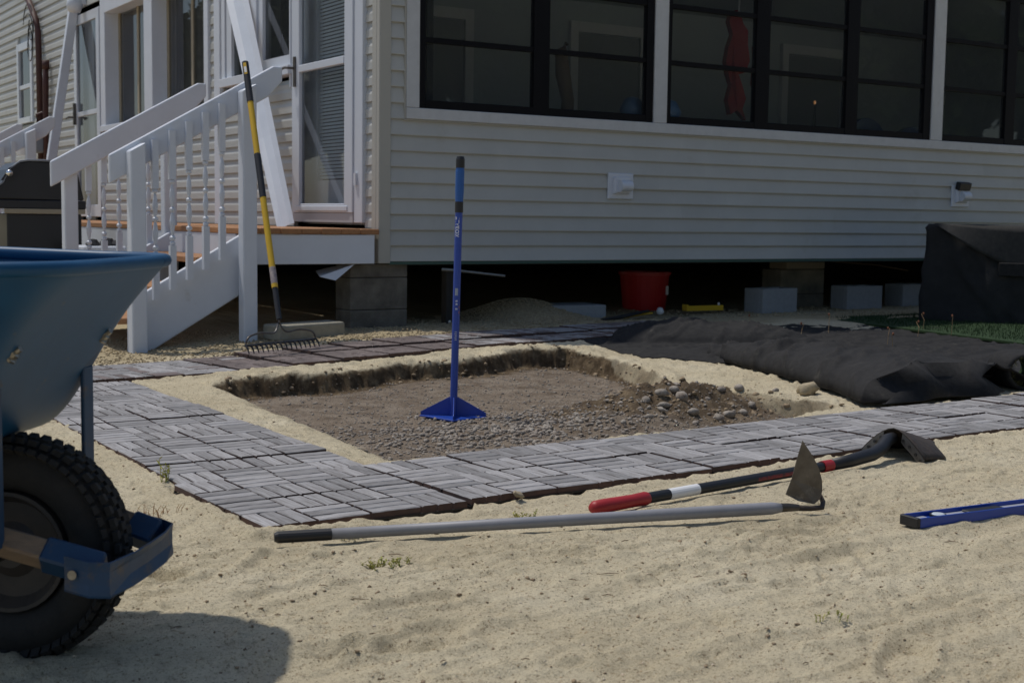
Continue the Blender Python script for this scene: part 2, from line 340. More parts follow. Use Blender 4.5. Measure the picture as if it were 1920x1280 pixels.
ground = link('sand_ground', me, mat=M_['ground']); tag(ground, kind='structure')
def gz1(x, y): return float(ground_z(np.array([x]), np.array([y]))[0])

# ------------------------------------------------------------------ pebbles, stones and crumbs (uncountable)
def ico_base(sub):
    import bmesh
    bm = bmesh.new(); bmesh.ops.create_icosphere(bm, subdivisions=sub, radius=1)
    v = np.array([p.co[:] for p in bm.verts]); f = np.array([[q.index for q in p.verts] for p in bm.faces]); bm.free(); return v, f
ICO1 = ico_base(1); ICO2 = ico_base(2)
def scatter(name, pts, sizes, m, base=ICO1, flat=.65, sink=.3, label=None, rough=.26, seed=1, kind='stuff', cat=None, smooth=False):
    rs = np.random.RandomState(seed); n = len(pts); bv, bf = base; k = len(bv)
    sizes = np.asarray(sizes, float); pts = np.asarray(pts, float)
    sc = np.stack([np.ones(n), .6+.4*rs.rand(n), flat*(.7+.5*rs.rand(n))], -1)
    V = bv[None]*(1+rough*rs.normal(size=(n, k, 1)))*sc[:, None, :]
    a = rs.rand(n)*6.283; tl = rs.normal(size=n)*.35; ca, sa, ct, st_ = np.cos(a)[:,None], np.sin(a)[:,None], np.cos(tl)[:,None], np.sin(tl)[:,None]
    X, Y, Z = V[..., 0], V[..., 1], V[..., 2]; Y, Z = Y*ct-Z*st_, Y*st_+Z*ct; X, Y = X*ca-Y*sa, X*sa+Y*ca
    V = np.stack([X, Y, Z], -1)*sizes[:, None, None]; V[..., 2] += (sizes*flat*(1-2*sink))[:, None]; V = V+pts[:, None, :]
    F = (bf[None]+(np.arange(n)*k)[:,None,None]).reshape(-1, 3)
    me = bpy.data.meshes.new(name); V = V.reshape(-1, 3).astype(np.float32)
    me.vertices.add(len(V)); me.vertices.foreach_set('co', V.ravel()); me.loops.add(F.size); me.loops.foreach_set('vertex_index', F.ravel().astype(np.int32))
    me.polygons.add(len(F)); me.polygons.foreach_set('loop_start', np.arange(0, F.size, 3, dtype=np.int32)); me.update(calc_edges=True)
    if smooth: me.polygons.foreach_set('use_smooth', np.ones(len(F), bool))
    o = link(name, me, mat=m); tag(o, label, cat, kind=kind); return o
rs = np.random.RandomState(11)
def zpts(x, y): return np.stack([x, y, ground_z(x, y)], -1)
# gravel in the pit
n = 14000; x = -1.95+2.35*rs.rand(n); y = -4.05+2.5*rs.rand(n)
sdp, wdp = pit_sd(x, y); dens = .13+1.5*np.exp(-(((x+1.2)/.62)**2+((y+3.4)/.42)**2))+.25*np.exp(-(((x-.1)/.5)**2+((y+3.3)/.4)**2))
keep = (sdp > np.where(wdp > .1, .14, .05)) & (rs.rand(n) < dens); x, y = x[keep], y[keep]
big = np.exp(-(((x+1.2)/.6)**2+((y+3.4)/.42)**2))
scatter('pit_gravel', zpts(x, y), .003+.006*rs.rand(len(x))**1.8+.0105*big*rs.rand(len(x))**2, M_['stone'], base=ICO1, label='loose grey gravel on the floor of the dug pit', seed=3)
n = 9000; x = -2.0+2.4*rs.rand(n); y = -4.0+2.5*rs.rand(n); sdp, wdp = pit_sd(x, y); k = sdp > np.where(wdp > .1, .12, .04); x, y = x[k], y[k]
scatter('pit_grit', zpts(x, y), .0016+.003*rs.rand(len(x))**2, M_['stone'], label='fine grit over the pit floor', seed=4)
# pea gravel strip by the house
n = 9000; x = -2.4+4.6*rs.rand(n); y = -.95+1.5*rs.rand(n)**1.3
u = (x-BACK0[0])*math.cos(BACK_A)+(y-BACK0[1])*math.sin(BACK_A); v = -(x-BACK0[0])*math.sin(BACK_A)+(y-BACK0[1])*math.cos(BACK_A)
k = (v > .57); x, y = x[k], y[k]
scatter('pea_gravel', zpts(x, y), .004+.005*rs.rand(len(x)), M_['pebble'], label='tan pea gravel spread along the foot of the house', seed=5, sink=.2)
n = 1500; x = 2.2+4.2*rs.rand(n); y = -.25+.9*rs.rand(n)
scatter('pea_gravel', zpts(x, y), .005+.006*rs.rand(n), M_['pebble'], label='tan pea gravel in front of the grey blocks', seed=6, sink=.2)
# gravel pile
def pile_z(x, y): return .155*np.exp(-(np.abs((x-1.30)/.36)**2.2+np.abs((y-.42)/.42)**2.2))
pm = MB(); q = 40; vs = []; fs = []
for j in range(q):
    for i in range(q):
        px, py = .55+1.5*i/(q-1), -.35+1.5*j/(q-1); vs.append((px, py, .045+float(pile_z(px, py))-.012*(pile_z(px, py) < .004)))
fs = [(j*q+i, j*q+i+1, (j+1)*q+i+1, (j+1)*q+i) for j in range(q-1) for i in range(q-1)]
pm.add(vs, fs); o = pm.build('gravel_pile', M_['pebble'], smooth=True); tag(o, 'heap of tan pea gravel under the house edge', 'gravel pile')
n = 5200; x = .6+1.4*rs.rand(n); y = -.25+1.1*rs.rand(n); k = (pile_z(x, y) > .008); x, y = x[k], y[k]
o2 = scatter('loose_pebbles', np.stack([x, y, .045+pile_z(x, y)], -1), .0045+.004*rs.rand(len(x)), M_['pebble'], seed=8, sink=.25); o2.parent = o
# crumbs, bark bits, shell grit on the sand
n = 52000; x = -3.9+5.4*rs.rand(n); y = -6.5+5.0*rs.rand(n)**1.7; sdp, _ = pit_sd(x, y); cl = fbm(x/.35, y/.3, 87, 3)
k = (~in_strip(x, y, .01)) & (sdp < -.02) & (rs.rand(n) < .25+.9*np.clip(cl, 0, 1)); x, y = x[k], y[k]
scatter('sand_crumbs', zpts(x, y), .0008+.0012*rs.rand(len(x))+.0050*rs.rand(len(x))**14, M_['crumb'], label='dark crumbs of soil and bark scattered over the sand', seed=9, flat=.5, sink=.25, rough=.3)
n = 6000; x = -3.8+5.0*rs.rand(n); y = -6.5+2.0*rs.rand(n); k = ~in_strip(x, y, .01); x, y = x[k], y[k]
scatter('shell_grit', zpts(x, y), .001+.0028*rs.rand(len(x))**2, mat('shell_bits', (.62,.56,.46), .7, col2=(.45,.30,.15), vs=90), label='pale shell grit in the sand', seed=10, sink=.35)
tw = MB()
for i in range(130):
    x, y = -3.6+4.8*rnd.random(), -6.4+2.3*rnd.random()
    if bool(in_strip(np.array([x]), np.array([y]), .01)[0]) or float(pit_sd(np.array([x]), np.array([y]))[0][0]) > -.02: continue
    z = gz1(x, y)+.0018; a = rnd.uniform(-1, 1)*.9; l = rnd.uniform(.004, .014)*(1 if rnd.random() < .93 else 2); b = rnd.uniform(-.3, .3)
    tw.tube([(x-l*math.cos(a), y-l*math.sin(a), z), (x, y+b*l*.4, z+.002), (x+l*math.cos(a+b), y+l*math.sin(a+b), z)], [.0007, .0011, .0006], 5)
o = tw.build('twig_litter', M_['twig']); tag(o, 'thin dry twigs and needles littering the sand', kind='stuff')
# clods on the pit bank and larger stones on the mound
n = 2600; x = -1.9+2.4*rs.rand(n); y = -3.9+2.6*rs.rand(n); sdp, wdp = pit_sd(x, y); k = ((wdp < .1) & (np.abs(sdp-.04) < .07)) | ((sdp > .05) & (((x+.28)/.62)**2+((y+3.25)/.33)**2 < 1)); x, y = x[k], y[k]
scatter('bank_clods', zpts(x, y), .004+.012*rs.rand(len(x))**2.5, M_['crumb'], label='crumbling brown clods along the pit bank', seed=12, rough=.3, sink=.4)
for i, (x, y, s) in enumerate([(-.42,-3.34,.030),(-.36,-3.40,.034),(-.47,-3.42,.026),(-.52,-3.36,.028),(-.33,-3.31,.024),(.09,-3.26,.030),(-.12,-3.10,.026),(-.2,-3.52,.030),(-.28,-3.55,.024),(-.1,-3.5,.022),(-.55,-3.5,.022),(-.62,-3.45,.018),(-.05,-3.3,.02),(.02,-3.42,.024),(-.25,-3.22,.022),(-.38,-3.5,.027),(-.66,-3.56,.02),(-.18,-3.36,.018),(.18,-3.4,.02),(-.45,-3.6,.019)]):
    o = scatter('mound_stone', np.array([[x, y, gz1(x, y)]]), [s], M_['stone'], base=ICO2, seed=30+i, kind=None, sink=.25, rough=.07)
    tag(o, 'pale grey stone on the brown soil mound in the pit', 'stone', 'larger stones on the soil mound')
o = scatter('sand_clod', np.array([[.42,-3.36, gz1(.42,-3.36)]]), [.045], mat('sand_clod_tan', (.40,.33,.22), .95, var=.2, vs=30, bump=.4, bs=80), base=ICO2, flat=.9, kind=None, seed=50, sink=.2)
tag(o, 'tan lump of caked sand sitting on the right pit bank', 'clod')
o = scatter('edge_stone', np.array([[-2.02,-4.70, .012]]), [.017], mat('tan_stone', (.35,.29,.2), .9, var=.2, vs=40), base=ICO2, kind=None, seed=52, sink=.2)
tag(o, 'tan stone against the front edge of the tile path', 'stone')

# ------------------------------------------------------------------ tile paths
def slat_mesh(i):
    r2 = random.Random(100+i); l, wd_, h = .1455, .0425, .018
    m = MB(); e = .0025; k = 6
    for s in range(k+1):                        # slightly cupped board with softened top edges
        xx = -l/2+l*s/k; dz = r2.uniform(-.0007, .0007)
        m.v += [(xx,-wd_/2,0),(xx,-wd_/2,h-e+dz),(xx,-wd_/2+e,h+dz),(xx,wd_/2-e,h+dz),(xx,wd_/2,h-e+dz),(xx,wd_/2,0)]
    for s in range(k):
        a, b = s*6, s*6+6
        m.f += [(a+j, b+j, b+j+1, a+j+1) for j in range(5)]
    m.f += [tuple(range(6)), tuple(k*6+j for j in range(5,-1,-1))]
    me = m.mesh('slat'); return me
SLATS = [[slat_mesh(i) for i in range(4)], [slat_mesh(i+4) for i in range(4)]]
for k, key in ((0, 'slat'), (1, 'slatred')):
    for me in SLATS[k]:
        me.materials.append(M_[key]); me.materials.append(M_['slatside'])
        for p in me.polygons: p.material_index = 1 if abs(p.normal.z) < .3 else 0
bm = MB()
for i in range(7):
    p = -.145+i*.29/6; bm.box((p-.004,-.147,0),(p+.004,.147,.008)); bm.box((-.147,p-.004,.0085),(.147,p+.004,.0125))
bm.box((-.146,-.146,.001),(.146,.146,.0055)); BASE = bm.mesh('base'); BASE.materials.append(M_['black'])
def tile(x, y, ang, red, group, label, flip):
    t = empty('deck_tile', (x, y, float(base_z(np.array([x]), np.array([y]))[0])-.011+rnd.uniform(-.004,.004)), ang+rnd.uniform(-.008,.008), label, 'deck tile', group)
    t.rotation_euler[0] = rnd.uniform(-.009,.009); t.rotation_euler[1] = rnd.uniform(-.009,.009)
    link('base', BASE, t)
    for qx in (0, 1):
        for qy in (0, 1):
            h = (qx+qy+flip) % 2
            for s in (-1, 0, 1):
                cx, cy = (-.075+.15*qx), (-.075+.15*qy)
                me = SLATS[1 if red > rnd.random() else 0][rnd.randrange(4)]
                if h: link('slat', me, t, (cx, cy+s*.0493, .0125), (0, 0, 0 if rnd.random() < .5 else math.pi))
                else: link('slat', me, t, (cx+s*.0493, cy, .0125), (0, 0, math.pi/2 if rnd.random() < .5 else -math.pi/2))
ORD = ['first','second','third','fourth','fifth','sixth','seventh','eighth','ninth','tenth','eleventh','twelfth','thirteenth','fourteenth','fifteenth','sixteenth']
def strip(o, ang, cols, rows, redf, group, label, skip=lambda i, j: False):
    c, s = math.cos(ang), math.sin(ang)
    for i in range(cols):
        for j in range(rows):
            if skip(i, j): continue
            u, v = .152+.3035*i, .152+.3035*j
            x, y = o[0]+u*c-v*s, o[1]+u*s+v*c
            tile(x, y, ang, redf(x, y), group, label(i, j), (i+j) % 2)
strip(FRONT0, FRONT_A, 14, 2, lambda x, y: .0, 'tiles of the front path', lambda i, j: '%s grey slat tile from the left corner in the %s row of the front path' % (ORD[i], ('outer','inner')[j]))
strip((-2.785,-4.722+.612), R(.4), 2, 8, lambda x, y: .0, 'tiles of the left path', lambda i, j: '%s grey slat tile behind the front path in the %s column of the left path' % (ORD[j], ('outer','inner')[i]))
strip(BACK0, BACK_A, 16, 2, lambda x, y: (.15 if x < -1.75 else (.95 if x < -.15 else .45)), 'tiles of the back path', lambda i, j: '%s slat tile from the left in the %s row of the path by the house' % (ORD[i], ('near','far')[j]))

# ------------------------------------------------------------------ house
house = empty('house', (0, 0, 0), 0, 'beige vinyl sided house with black framed sunroom windows', 'house')
LX = -.06                                              # plane of the wall facing the deck
def hpart(name, parent=None, label=None):
    o = empty(name, parent=parent or house)
    if label: o['label'] = label
    return o
CH = .1016
def siding_r(x0, x1, z0, parent, h=CH):                 # one course on the sunroom wall (faces -Y)
    b = MB(); n = max(2, int((x1-x0)/.09)); P = []
    for i in range(n+1):
        x = x0+(x1-x0)*i/n; wv = .0012*math.sin(x*3.1+z0*17)+.0006*math.sin(x*9+z0*5)-.010*math.exp(-((x-3.18)/.13)**2)*math.exp(-((z0-.64)/.07)**2)-.004*math.exp(-((x-2.95)/.1)**2)*math.exp(-((z0-1.33)/.06)**2)
        P.append([(x,.02,z0+.020),(x,-.0120+wv,z0+.020),(x,-.0135+wv,z0),(x,-.0160+wv,z0),(x,-.0165+wv,z0+.005),(x,-.008+wv*.5,z0+h*.55),(x,.003,z0+h+.018),(x,.02,z0+h+.018)])
    for a in P: b.v += a
    for i in range(n): b.f += [(i*8+j, i*8+j+1, i*8+j+9, i*8+j+8) for j in range(7)]
    b.f += [tuple(range(7,-1,-1)), tuple(n*8+j for j in range(8))]
    return b.build('siding_board', M_['siding'], parent)
def siding_l(y0, y1, z0, parent, h=CH):                 # one course on the deck wall (faces -X)
    b = MB(); prof = [(.02,z0+.012),(-.009,z0+.012),(-.010,z0),(-.0125,z0),(-.0135,z0+.004),(-.0115,z0+h*.5),(-.003,z0+h*.72),(.001,z0+h+.011),(.02,z0+h+.011)]
    b.prism([(LX+p, y0, z) for p, z in prof], (0, y1-y0, 0)); return b.build('siding_board', M_['siding'], parent)
rw = hpart('sunroom_wall'); lw = hpart('deck_wall')
WZ0, WTOP = .491, 3.05
k = 0; z = WZ0
while z < WTOP-.05:
    if z+CH < 1.415:
        cuts = [.0, 2.2+1.1*((k*37) % 5)/5, 5.6+1.0*((k*53) % 5)/5, 9.2]
        for a, b_ in zip(cuts, cuts[1:]): siding_r(a, b_, z, rw)
    else:
        siding_r(0, .105, z, rw); siding_r(8.0, 9.2, z, rw)
    z += CH; k += 1
b = MB(); b.box((0,.02,WZ0),(9.2,.10,1.41)); b.box((0,.02,1.41),(.12,.10,WTOP)); b.box((7.95,.02,1.41),(9.2,.10,WTOP)); b.box((0,.02,2.80),(9.2,.10,WTOP)); b.build('wall_core', M_['interior'], rw)
b = MB(); b.box((-.085,-.022,.478),(.0,.02,WTOP)); b.box((-.085,.02,.478),(-.062,.085,WTOP)); b.build('corner_board', M_['corner'], rw, bevel=.004)
b = MB(); b.box((0,-.012,.470),(9.2,.05,.489)); o = b.build('sheathing_strip', M_['greenboard'], rw)
# sunroom windows
def win_group(x0, cols, x1):
    wn = hpart('window_group', rw)
    z0, z1 = 1.482, 2.76
    b = MB(); cx = [c for c in cols]; edges = [x0]+[e for c in cols for e in c]+[x1]
    fr = []
    for i in range(0, len(edges), 2): b.box((edges[i], -.018, z0), (edges[i+1], .035, z1))
    for (a, c) in cols:
        b.box((a, -.015, z0), (c, .033, 1.535)); b.box((a, -.015, 2.72), (c, .033, z1))
    b.build('frame', M_['blackframe'], wn, bevel=.003)
    for (a, c) in cols:
        for zz in (1.905, 2.310): MB().box((a, -.010, zz), (c, .028, zz+.034)).build('glazing_bar', M_['blackframe'], wn)
        for (za, zb) in ((1.535,1.905),(1.939,2.310),(2.344,2.72)):
            t = rnd.uniform(-.0022,.0022); t2 = rnd.uniform(-.003,.003)
            m = MB(); m.add([(a,.010+t,za),(c,.010+t2,za),(c,.010-t,zb),(a,.010-t2,zb)], [(0,1,2,3)]); m.build('pane', M_['glass'], wn)
    return wn
win_group(.205, [(.25,1.09),(1.22,2.06)], 2.125)
win_group(2.25, [(2.29,3.11),(3.25,4.08),(4.215,5.0)], 5.085)
win_group(5.23, [(5.245,6.05),(6.18,6.98),(7.11,7.88)], 7.93)
b = MB(); b.box((.11,-.030,1.408),(7.95,.02,1.480)); b.box((.11,-.028,1.482),(.203,.02,2.85)); b.box((2.128,-.028,1.482),(2.248,.02,2.85)); b.box((5.088,-.028,1.482),(5.228,.02,2.85)); b.box((.11,-.032,2.765),(7.95,.02,2.86))
b.build('window_trim', M_['trim'], rw, bevel=.003)
b = MB(); b.box((.098,-.019,1.398),(7.96,.0,1.4065)); b.box((.098,-.019,1.41),(.1085,.0,2.85)); b.build('trim_channel', M_['corner'], rw)
# roof, floor, ceiling, room behind the windows
b = MB(); b.add([(-.15,-.07,WTOP),(9.4,-.07,WTOP),(9.4,3.1,4.0),(-.15,3.1,4.0),(-.15,-.07,WTOP+.12),(9.4,-.07,WTOP+.12),(9.4,3.1,4.12),(-.15,3.1,4.12)], [(0,3,2,1),(4,5,6,7),(0,1,5,4),(1,2,6,5),(2,3,7,6),(3,0,4,7)]); b.build('roof', M_['roof'], house)
b = MB(); b.add([(-.4,2.85,5.2),(9.6,2.85,5.2),(9.6,16.2,5.2),(-.4,16.2,5.2),(-.4,9,7.5),(9.6,9,7.5)], [(0,1,5,4),(2,3,4,5),(0,4,3),(1,2,5),(0,3,2,1)]); b.build('roof', M_['roof'], house)
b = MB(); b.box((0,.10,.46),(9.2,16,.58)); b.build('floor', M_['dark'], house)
b = MB(); b.box((0,.1,2.9),(9.2,3.2,2.95)); b.build('ceiling', M_['interior'], house)
room = hpart('sunroom_interior')
b = MB(); b.box((.0,3.2,.58),(9.2,3.3,2.9)); b.box((9.1,.1,.58),(9.2,3.2,2.9)); b.build('back_wall', M_['interior'], room)
for (x0, x1) in ((1.5,2.5),(3.6,4.55),(6.4,7.4)):
    b = MB(); b.box((x0,3.15,.58),(x0+.09,3.198,2.7)); b.box((x1-.09,3.15,.58),(x1,3.198,2.7)); b.box((x0+.091,3.15,2.6),(x1-.091,3.198,2.7)); b.build('door_casing', M_['white'], room)
    b = MB(); b.box((x0+.1,3.17,.58),(x1-.1,3.197,2.59)); b.build('inner_door', M_['meter'], room)
b = MB(); b.box((0,16,.1),(9.2,16.1,5.2)); b.box((9.2,0.05,.02),(9.3,16.1,5.2)); b.box((.3,8.0,0),(9.2,8.1,.46)); b.build('far_wall_added_skirt', M_['dark'], house)  # far walls, plus an unseen skirt added to keep the crawl space dark
b = MB(); b.box((.02,3.3,2.95),(9.2,3.4,5.2)); b.box((.02,3.0,3.05),(9.2,3.1,5.2)); b.build('upper_wall', M_['siding'], house)
# deck wall openings (y ranges)
DOOR = (.20, 1.345); WB = (1.40, 2.75); WA = (3.16, 6.24); BD = (6.27, 7.27); FW = (9.18, 9.96)
def segs(z):
    cut = []
    if z < 2.85: cut += [(DOOR[0], DOOR[1]+.012)]
    if 1.76 < z+CH*.9 and z < 2.9: cut += [(WB[0]-.03, WB[1]+.05)]
    if 1.62 < z+CH*.9 and z < 2.95: cut += [(WA[0], WA[1])]
    if z < 2.9: cut += [(BD[0]-.01, BD[1])]
    if 1.86 < z+CH*.6 and z < 2.84: cut += [(FW[0], FW[1])]
    cut += [(2.82, 2.96)]
    cut.sort(); out = []; y = .088
    for a, b_ in cut:
        if a-y > .015: out.append((y, a))
        y = max(y, b_)
    out.append((y, 15.9)); return out
z = .60
while z < 5.1:
    top = 3.05 if True else 5
    for (a, b_) in segs(z):
        if z > 2.97:
            if b_ < 2.9: continue
            a = max(a, 2.96)
        if b_-a > 5: 
            mid = a+(b_-a)*(.4+.25*((int(z*97)) % 3)/2); siding_l(a, mid, z, lw); siding_l(mid, b_, z, lw)
        else: siding_l(a, b_, z, lw)
    z += CH
b = MB()
for (y0, y1, z0, z1) in ((.08,16,.49,.60),(.08,.2,.6,3.05),(1.36,1.375,.6,3.05),(1.36,2.8,.6,1.76),(2.8,3.16,.6,5.1),(3.16,6.25,.6,1.6),(7.28,9.18,.6,5.1),(9.96,16,.6,5.1),(3.16,7.28,2.98,5.1),(.08,2.8,2.95,3.05),(9.18,9.96,.6,1.85),(9.18,9.96,2.86,5.1)):
    b.box((LX+.02,y0,z0),(LX+.055,y1,z1))
b.build('wall_core', M_['interior'], lw)
b = MB(); b.box((LX-.028,2.825,.70),(LX+.018,2.955,5.1)); b.build('junction_board', M_['white'], lw, bevel=.003)
# storm door with inner door and blinds
dr = hpart('storm_door', lw)
b = MB(); b.box((LX-.035,.20,.735),(LX+.05,.325,2.85)); b.box((LX-.032,1.318,.735),(LX+.05,1.352,2.85)); b.box((LX-.03,.326,2.78),(LX+.05,1.317,2.85)); b.build('door_frame', M_['alu'], dr, bevel=.003)
b = MB(); b.box((LX-.045,.33,.80),(LX-.012,.455,2.775)); b.box((LX-.045,1.195,.80),(LX-.012,1.315,2.775)); b.box((LX-.043,.456,.80),(LX-.014,1.194,.862)); b.box((LX-.043,.456,2.66),(LX-.014,1.194,2.775)); b.build('door_panel', M_['alu'], dr, bevel=.004)
b = MB(); b.box((LX-.052,.40,.812),(LX-.0435,1.255,.846)); b.build('moulding', M_['alu'], dr, bevel=.003)
b = MB(); b.box((LX-.05,.456,1.785),(LX-.016,1.194,1.835)); b.build('mid_rail', M_['alu'], dr, bevel=.004)
b = MB(); b.box((LX-.04,.33,.735),(LX-.015,1.315,.797)); b.build('kick_plate', mat('grey_kick_plate', (.42,.42,.44), .5), dr)
b = MB(); b.add([(LX-.022,.456,.862),(LX-.022,1.194,.862),(LX-.022,1.194,1.785),(LX-.022,.456,1.785)], [(3,2,1,0)]); b.build('pane', M_['doorglass'], dr)
b = MB(); b.add([(LX-.022,.456,1.835),(LX-.022,1.194,1.835),(LX-.022,1.194,2.66),(LX-.022,.456,2.66)], [(3,2,1,0)]); b.build('pane', M_['doorglass'], dr)
b = MB(); b.box((LX-.058,1.245,1.69),(LX-.0455,1.275,1.90)); b.tube([(LX-.058,1.26,1.82),(LX-.10,1.26,1.82),(LX-.105,1.31,1.825),(LX-.105,1.36,1.82)], .009, 8); b.build('handle', M_['steel'], dr)
b = MB(); b.box((LX-.05,.27,.98),(LX-.0355,.30,1.06)); b.build('hinge', M_['alu'], dr)
b = MB(); b.box((LX+.10,.2,.72),(LX+.14,.70,2.85)); b.box((LX+.10,1.20,.72),(LX+.14,1.50,2.85)); b.box((LX+.10,.701,.72),(LX+.14,1.199,1.03)); b.build('inner_door', M_['white'], dr)
b = MB(); b.box((LX+.155,.3,.9),(LX+.16,1.6,2.8)); b.build('dark_backing', M_['dark'], dr)
b = MB()
for i in range(72):
    zz = 1.04+i*.025; b.box((LX+.118,.705,zz),(LX+.1215,1.195,zz+.020), Matrix.Rotation(.5, 3, 'Y'))
o = b.build('blind_slats', M_['blind'], dr)
# window beside the door
wb = hpart('double_window', lw)
b = MB(); b.box((LX-.03,1.385,1.70),(LX+.0,1.405,2.9)); b.box((LX-.03,2.70,1.79),(LX+.05,2.775,2.9)); b.box((LX-.035,2.02,1.86),(LX+.05,2.17,2.9)); b.box((LX-.02,1.93,1.86),(LX+.05,2.018,2.9)); b.box((LX-.02,2.58,1.86),(LX+.05,2.69,2.9)); b.build('frame', M_['white'], wb, bevel=.003)
b = MB(); b.box((LX-.055,1.37,1.79),(LX+.05,2.78,1.858)); b.build('sill', M_['white'], wb, bevel=.003)
b = MB(); b.box((LX-.02,1.406,1.86),(LX+.05,1.93,1.935)); b.build('lower_sash', M_['alu'], wb)
for (a, c) in ((1.406,1.93),(2.171,2.58)):
    b = MB(); b.add([(LX+.005,a,1.86),(LX+.005,c,1.86),(LX+.005,c,2.9),(LX+.005,a,2.9)], [(3,2,1,0)]); b.build('pane', M_['glass'], wb)
# recessed picture windows
wa = hpart('recessed_window', lw); dp = .16
b = MB(); b.box((LX-.03,6.08,1.60),(LX+dp,6.24,2.95)); b.box((LX-.03,4.56,1.66),(LX+dp,4.80,2.78)); b.box((LX-.03,3.09,1.60),(LX+dp,3.19,2.95)); b.box((LX-.032,3.191,2.78),(LX+dp,6.079,2.95)); b.box((LX-.04,3.15,1.60),(LX+dp,6.25,1.659)); b.build('frame', M_['white'], wa, bevel=.004)
for (a, c) in ((3.19,4.56),(4.80,6.08)):
    for t in (a+.003, (a+c)/2-.03, c-.053): MB().box((LX+dp-.05,t,1.66),(LX+dp-.02,t+.05,2.78)).build('sash_bar', M_['tan'], wa)
for (a, c) in ((3.19,4.56),(4.80,6.08)):
    b = MB(); b.add([(LX+dp-.04,a,1.66),(LX+dp-.04,c,1.66),(LX+dp-.04,c,2.78),(LX+dp-.04,a,2.78)], [(3,2,1,0)]); b.build('pane', M_['glass'], wa)
    b = MB(); n = 60; vs = []
    for i in range(n+1):
        yy = a+(c-a)*i/n; xx = LX+dp+.12+.03*math.sin(i*1.1)+.015*math.sin(i*2.7); vs += [(xx,yy,1.3),(xx,yy,2.95)]
    b.add(vs, [(2*i,2*i+2,2*i+3,2*i+1) for i in range(n)]); b.build('curtain', M_['curtain'], wa)
b = MB(); b.box((.6,.6,.58),(.65,15,5)); b.build('inner_wall', M_['dark'], house)
# back door
bd = hpart('back_door', lw)
b = MB(); b.box((LX-.03,6.29,.735),(LX+.04,6.40,2.87)); b.box((LX-.03,7.16,.735),(LX+.04,7.27,2.87)); b.box((LX-.028,6.401,2.77),(LX+.04,7.159,2.87)); b.box((LX-.025,6.401,.735),(LX+.04,7.159,.86)); b.box((LX-.028,6.401,1.80),(LX+.04,7.159,1.85)); b.build('door_panel', M_['alu'], bd, bevel=.004)
b = MB(); b.add([(LX-.01,6.4,.86),(LX-.01,7.16,.86),(LX-.01,7.16,2.77),(LX-.01,6.4,2.77)], [(3,2,1,0)]); b.build('pane', M_['doorglass'], bd)
b = MB(); b.box((LX+.1,6.3,.7),(LX+.12,6.62,2.87)); b.box((LX+.1,6.95,.7),(LX+.12,7.27,2.87)); b.build('inner_door', M_['white'], bd)
b = MB(); b.box((LX-.06,7.19,1.72),(LX-.031,7.22,1.95)); b.tube([(LX-.06,7.2,1.8),(LX-.11,7.2,1.8),(LX-.11,7.3,1.79)], .01, 8); b.build('handle', M_['steel'], bd)
# small far window
fwn = hpart('small_window', lw)
b = MB(); b.box((LX-.03,9.18,1.86),(LX+.03,9.27,2.84)); b.box((LX-.03,9.87,1.86),(LX+.03,9.96,2.84)); b.box((LX-.028,9.271,2.75),(LX+.03,9.869,2.84)); b.box((LX-.035,9.271,1.86),(LX+.03,9.869,1.93)); b.box((LX-.02,9.271,2.28),(LX+.03,9.869,2.33)); b.build('frame', M_['alu'], fwn, bevel=.003)
b = MB(); b.add([(LX,9.27,1.93),(LX,9.87,1.93),(LX,9.87,2.75),(LX,9.27,2.75)], [(3,2,1,0)]); b.build('pane', M_['glass'], fwn)

# vents and lamp on the walls
def vent(x, z, label, cap):
    t = empty('wall_vent', (x, 0, z), 0, label, 'vent')
    b = MB(); b.box((-.112,-.026,-.092),(.112,-.008,.092)); b.build('flange', M_['alu'], t, bevel=.004)
    b = MB(); b.prism([(-.075,-.0262,-.06),(.075,-.0262,-.06),(.065,-.05,-.05),(-.065,-.05,-.05)], (0,0,.115)); b.build('hood', M_['alu'], t, bevel=.004)
    b = MB(); b.lathe([(.0,-.05),(.036,-.05),(.04,-.044),(.04,.044),(.036,.05),(.0,.05)], 16, (.012,-.062,.0), 'x'); b.box((-.045,-.085,-.042),(-.0385,-.05,.042)); b.build('outlet', M_['alu'], t, smooth=False)
    if cap: b = MB(); b.box((-.075,-.075,.05),(.075,-.024,.118), Matrix.Rotation(.25,3,'X')); b.build('light_cap', M_['black'], t, bevel=.006)
vent(1.845, 1.018, 'square white wall vent centred under the left sunroom windows', False)
vent(5.50, 1.02, 'white wall vent with a black cap beside the covered box', True)
t = empty('wall_lamp', (LX, 6.85, 3.0), 0, 'white lamp on the wall above the back door', 'lamp')
b = MB(); b.lathe([(.03,.0),(.07,-.02),(.085,-.1),(.06,-.16),(.0,-.17)], 16, (-.12,0,.03)); b.build('shade', M_['alu'], t, smooth=True)
b = MB(); b.box((-.06,-.05,-.05),(-.013,.05,.08)); b.build('bracket', M_['alu'], t)

# things inside the sunroom, seen dimly
t = empty('hanging_windsock', (3.47, .6, 1.66), 0, 'red cloth windsock hanging behind the middle sunroom window', 'windsock')
pr = [(-.05,.80),(.03,.83),(.06,.72),(.10,.66),(.085,.55),(.12,.42),(.10,.33),(.03,.31),(.09,.22),(.13,.12),(.08,.03),(.10,-.06),(.02,.02),(-.06,-.02),(-.07,.10),(-.03,.22),(-.08,.30),(-.13,.40),(-.12,.52),(-.07,.62),(-.09,.72)]
b = MB(); b.prism([(x,.03*math.sin(z*9),z) for x, z in pr], (0,.05,.0)); b.build('sock', M_['redcloth'], t)
for s, h in ((.16,.34),(.2,.62)):
    b = MB(); b.tube([(s,0,h+.2),(s+.03,0,h+.08),(s+.01,0,h-.1),(s+.03,0,h-.2)], [.01,.035,.025,.005], 8, flat=.3); b.build('streamer', M_['redcloth'], t, smooth=True)
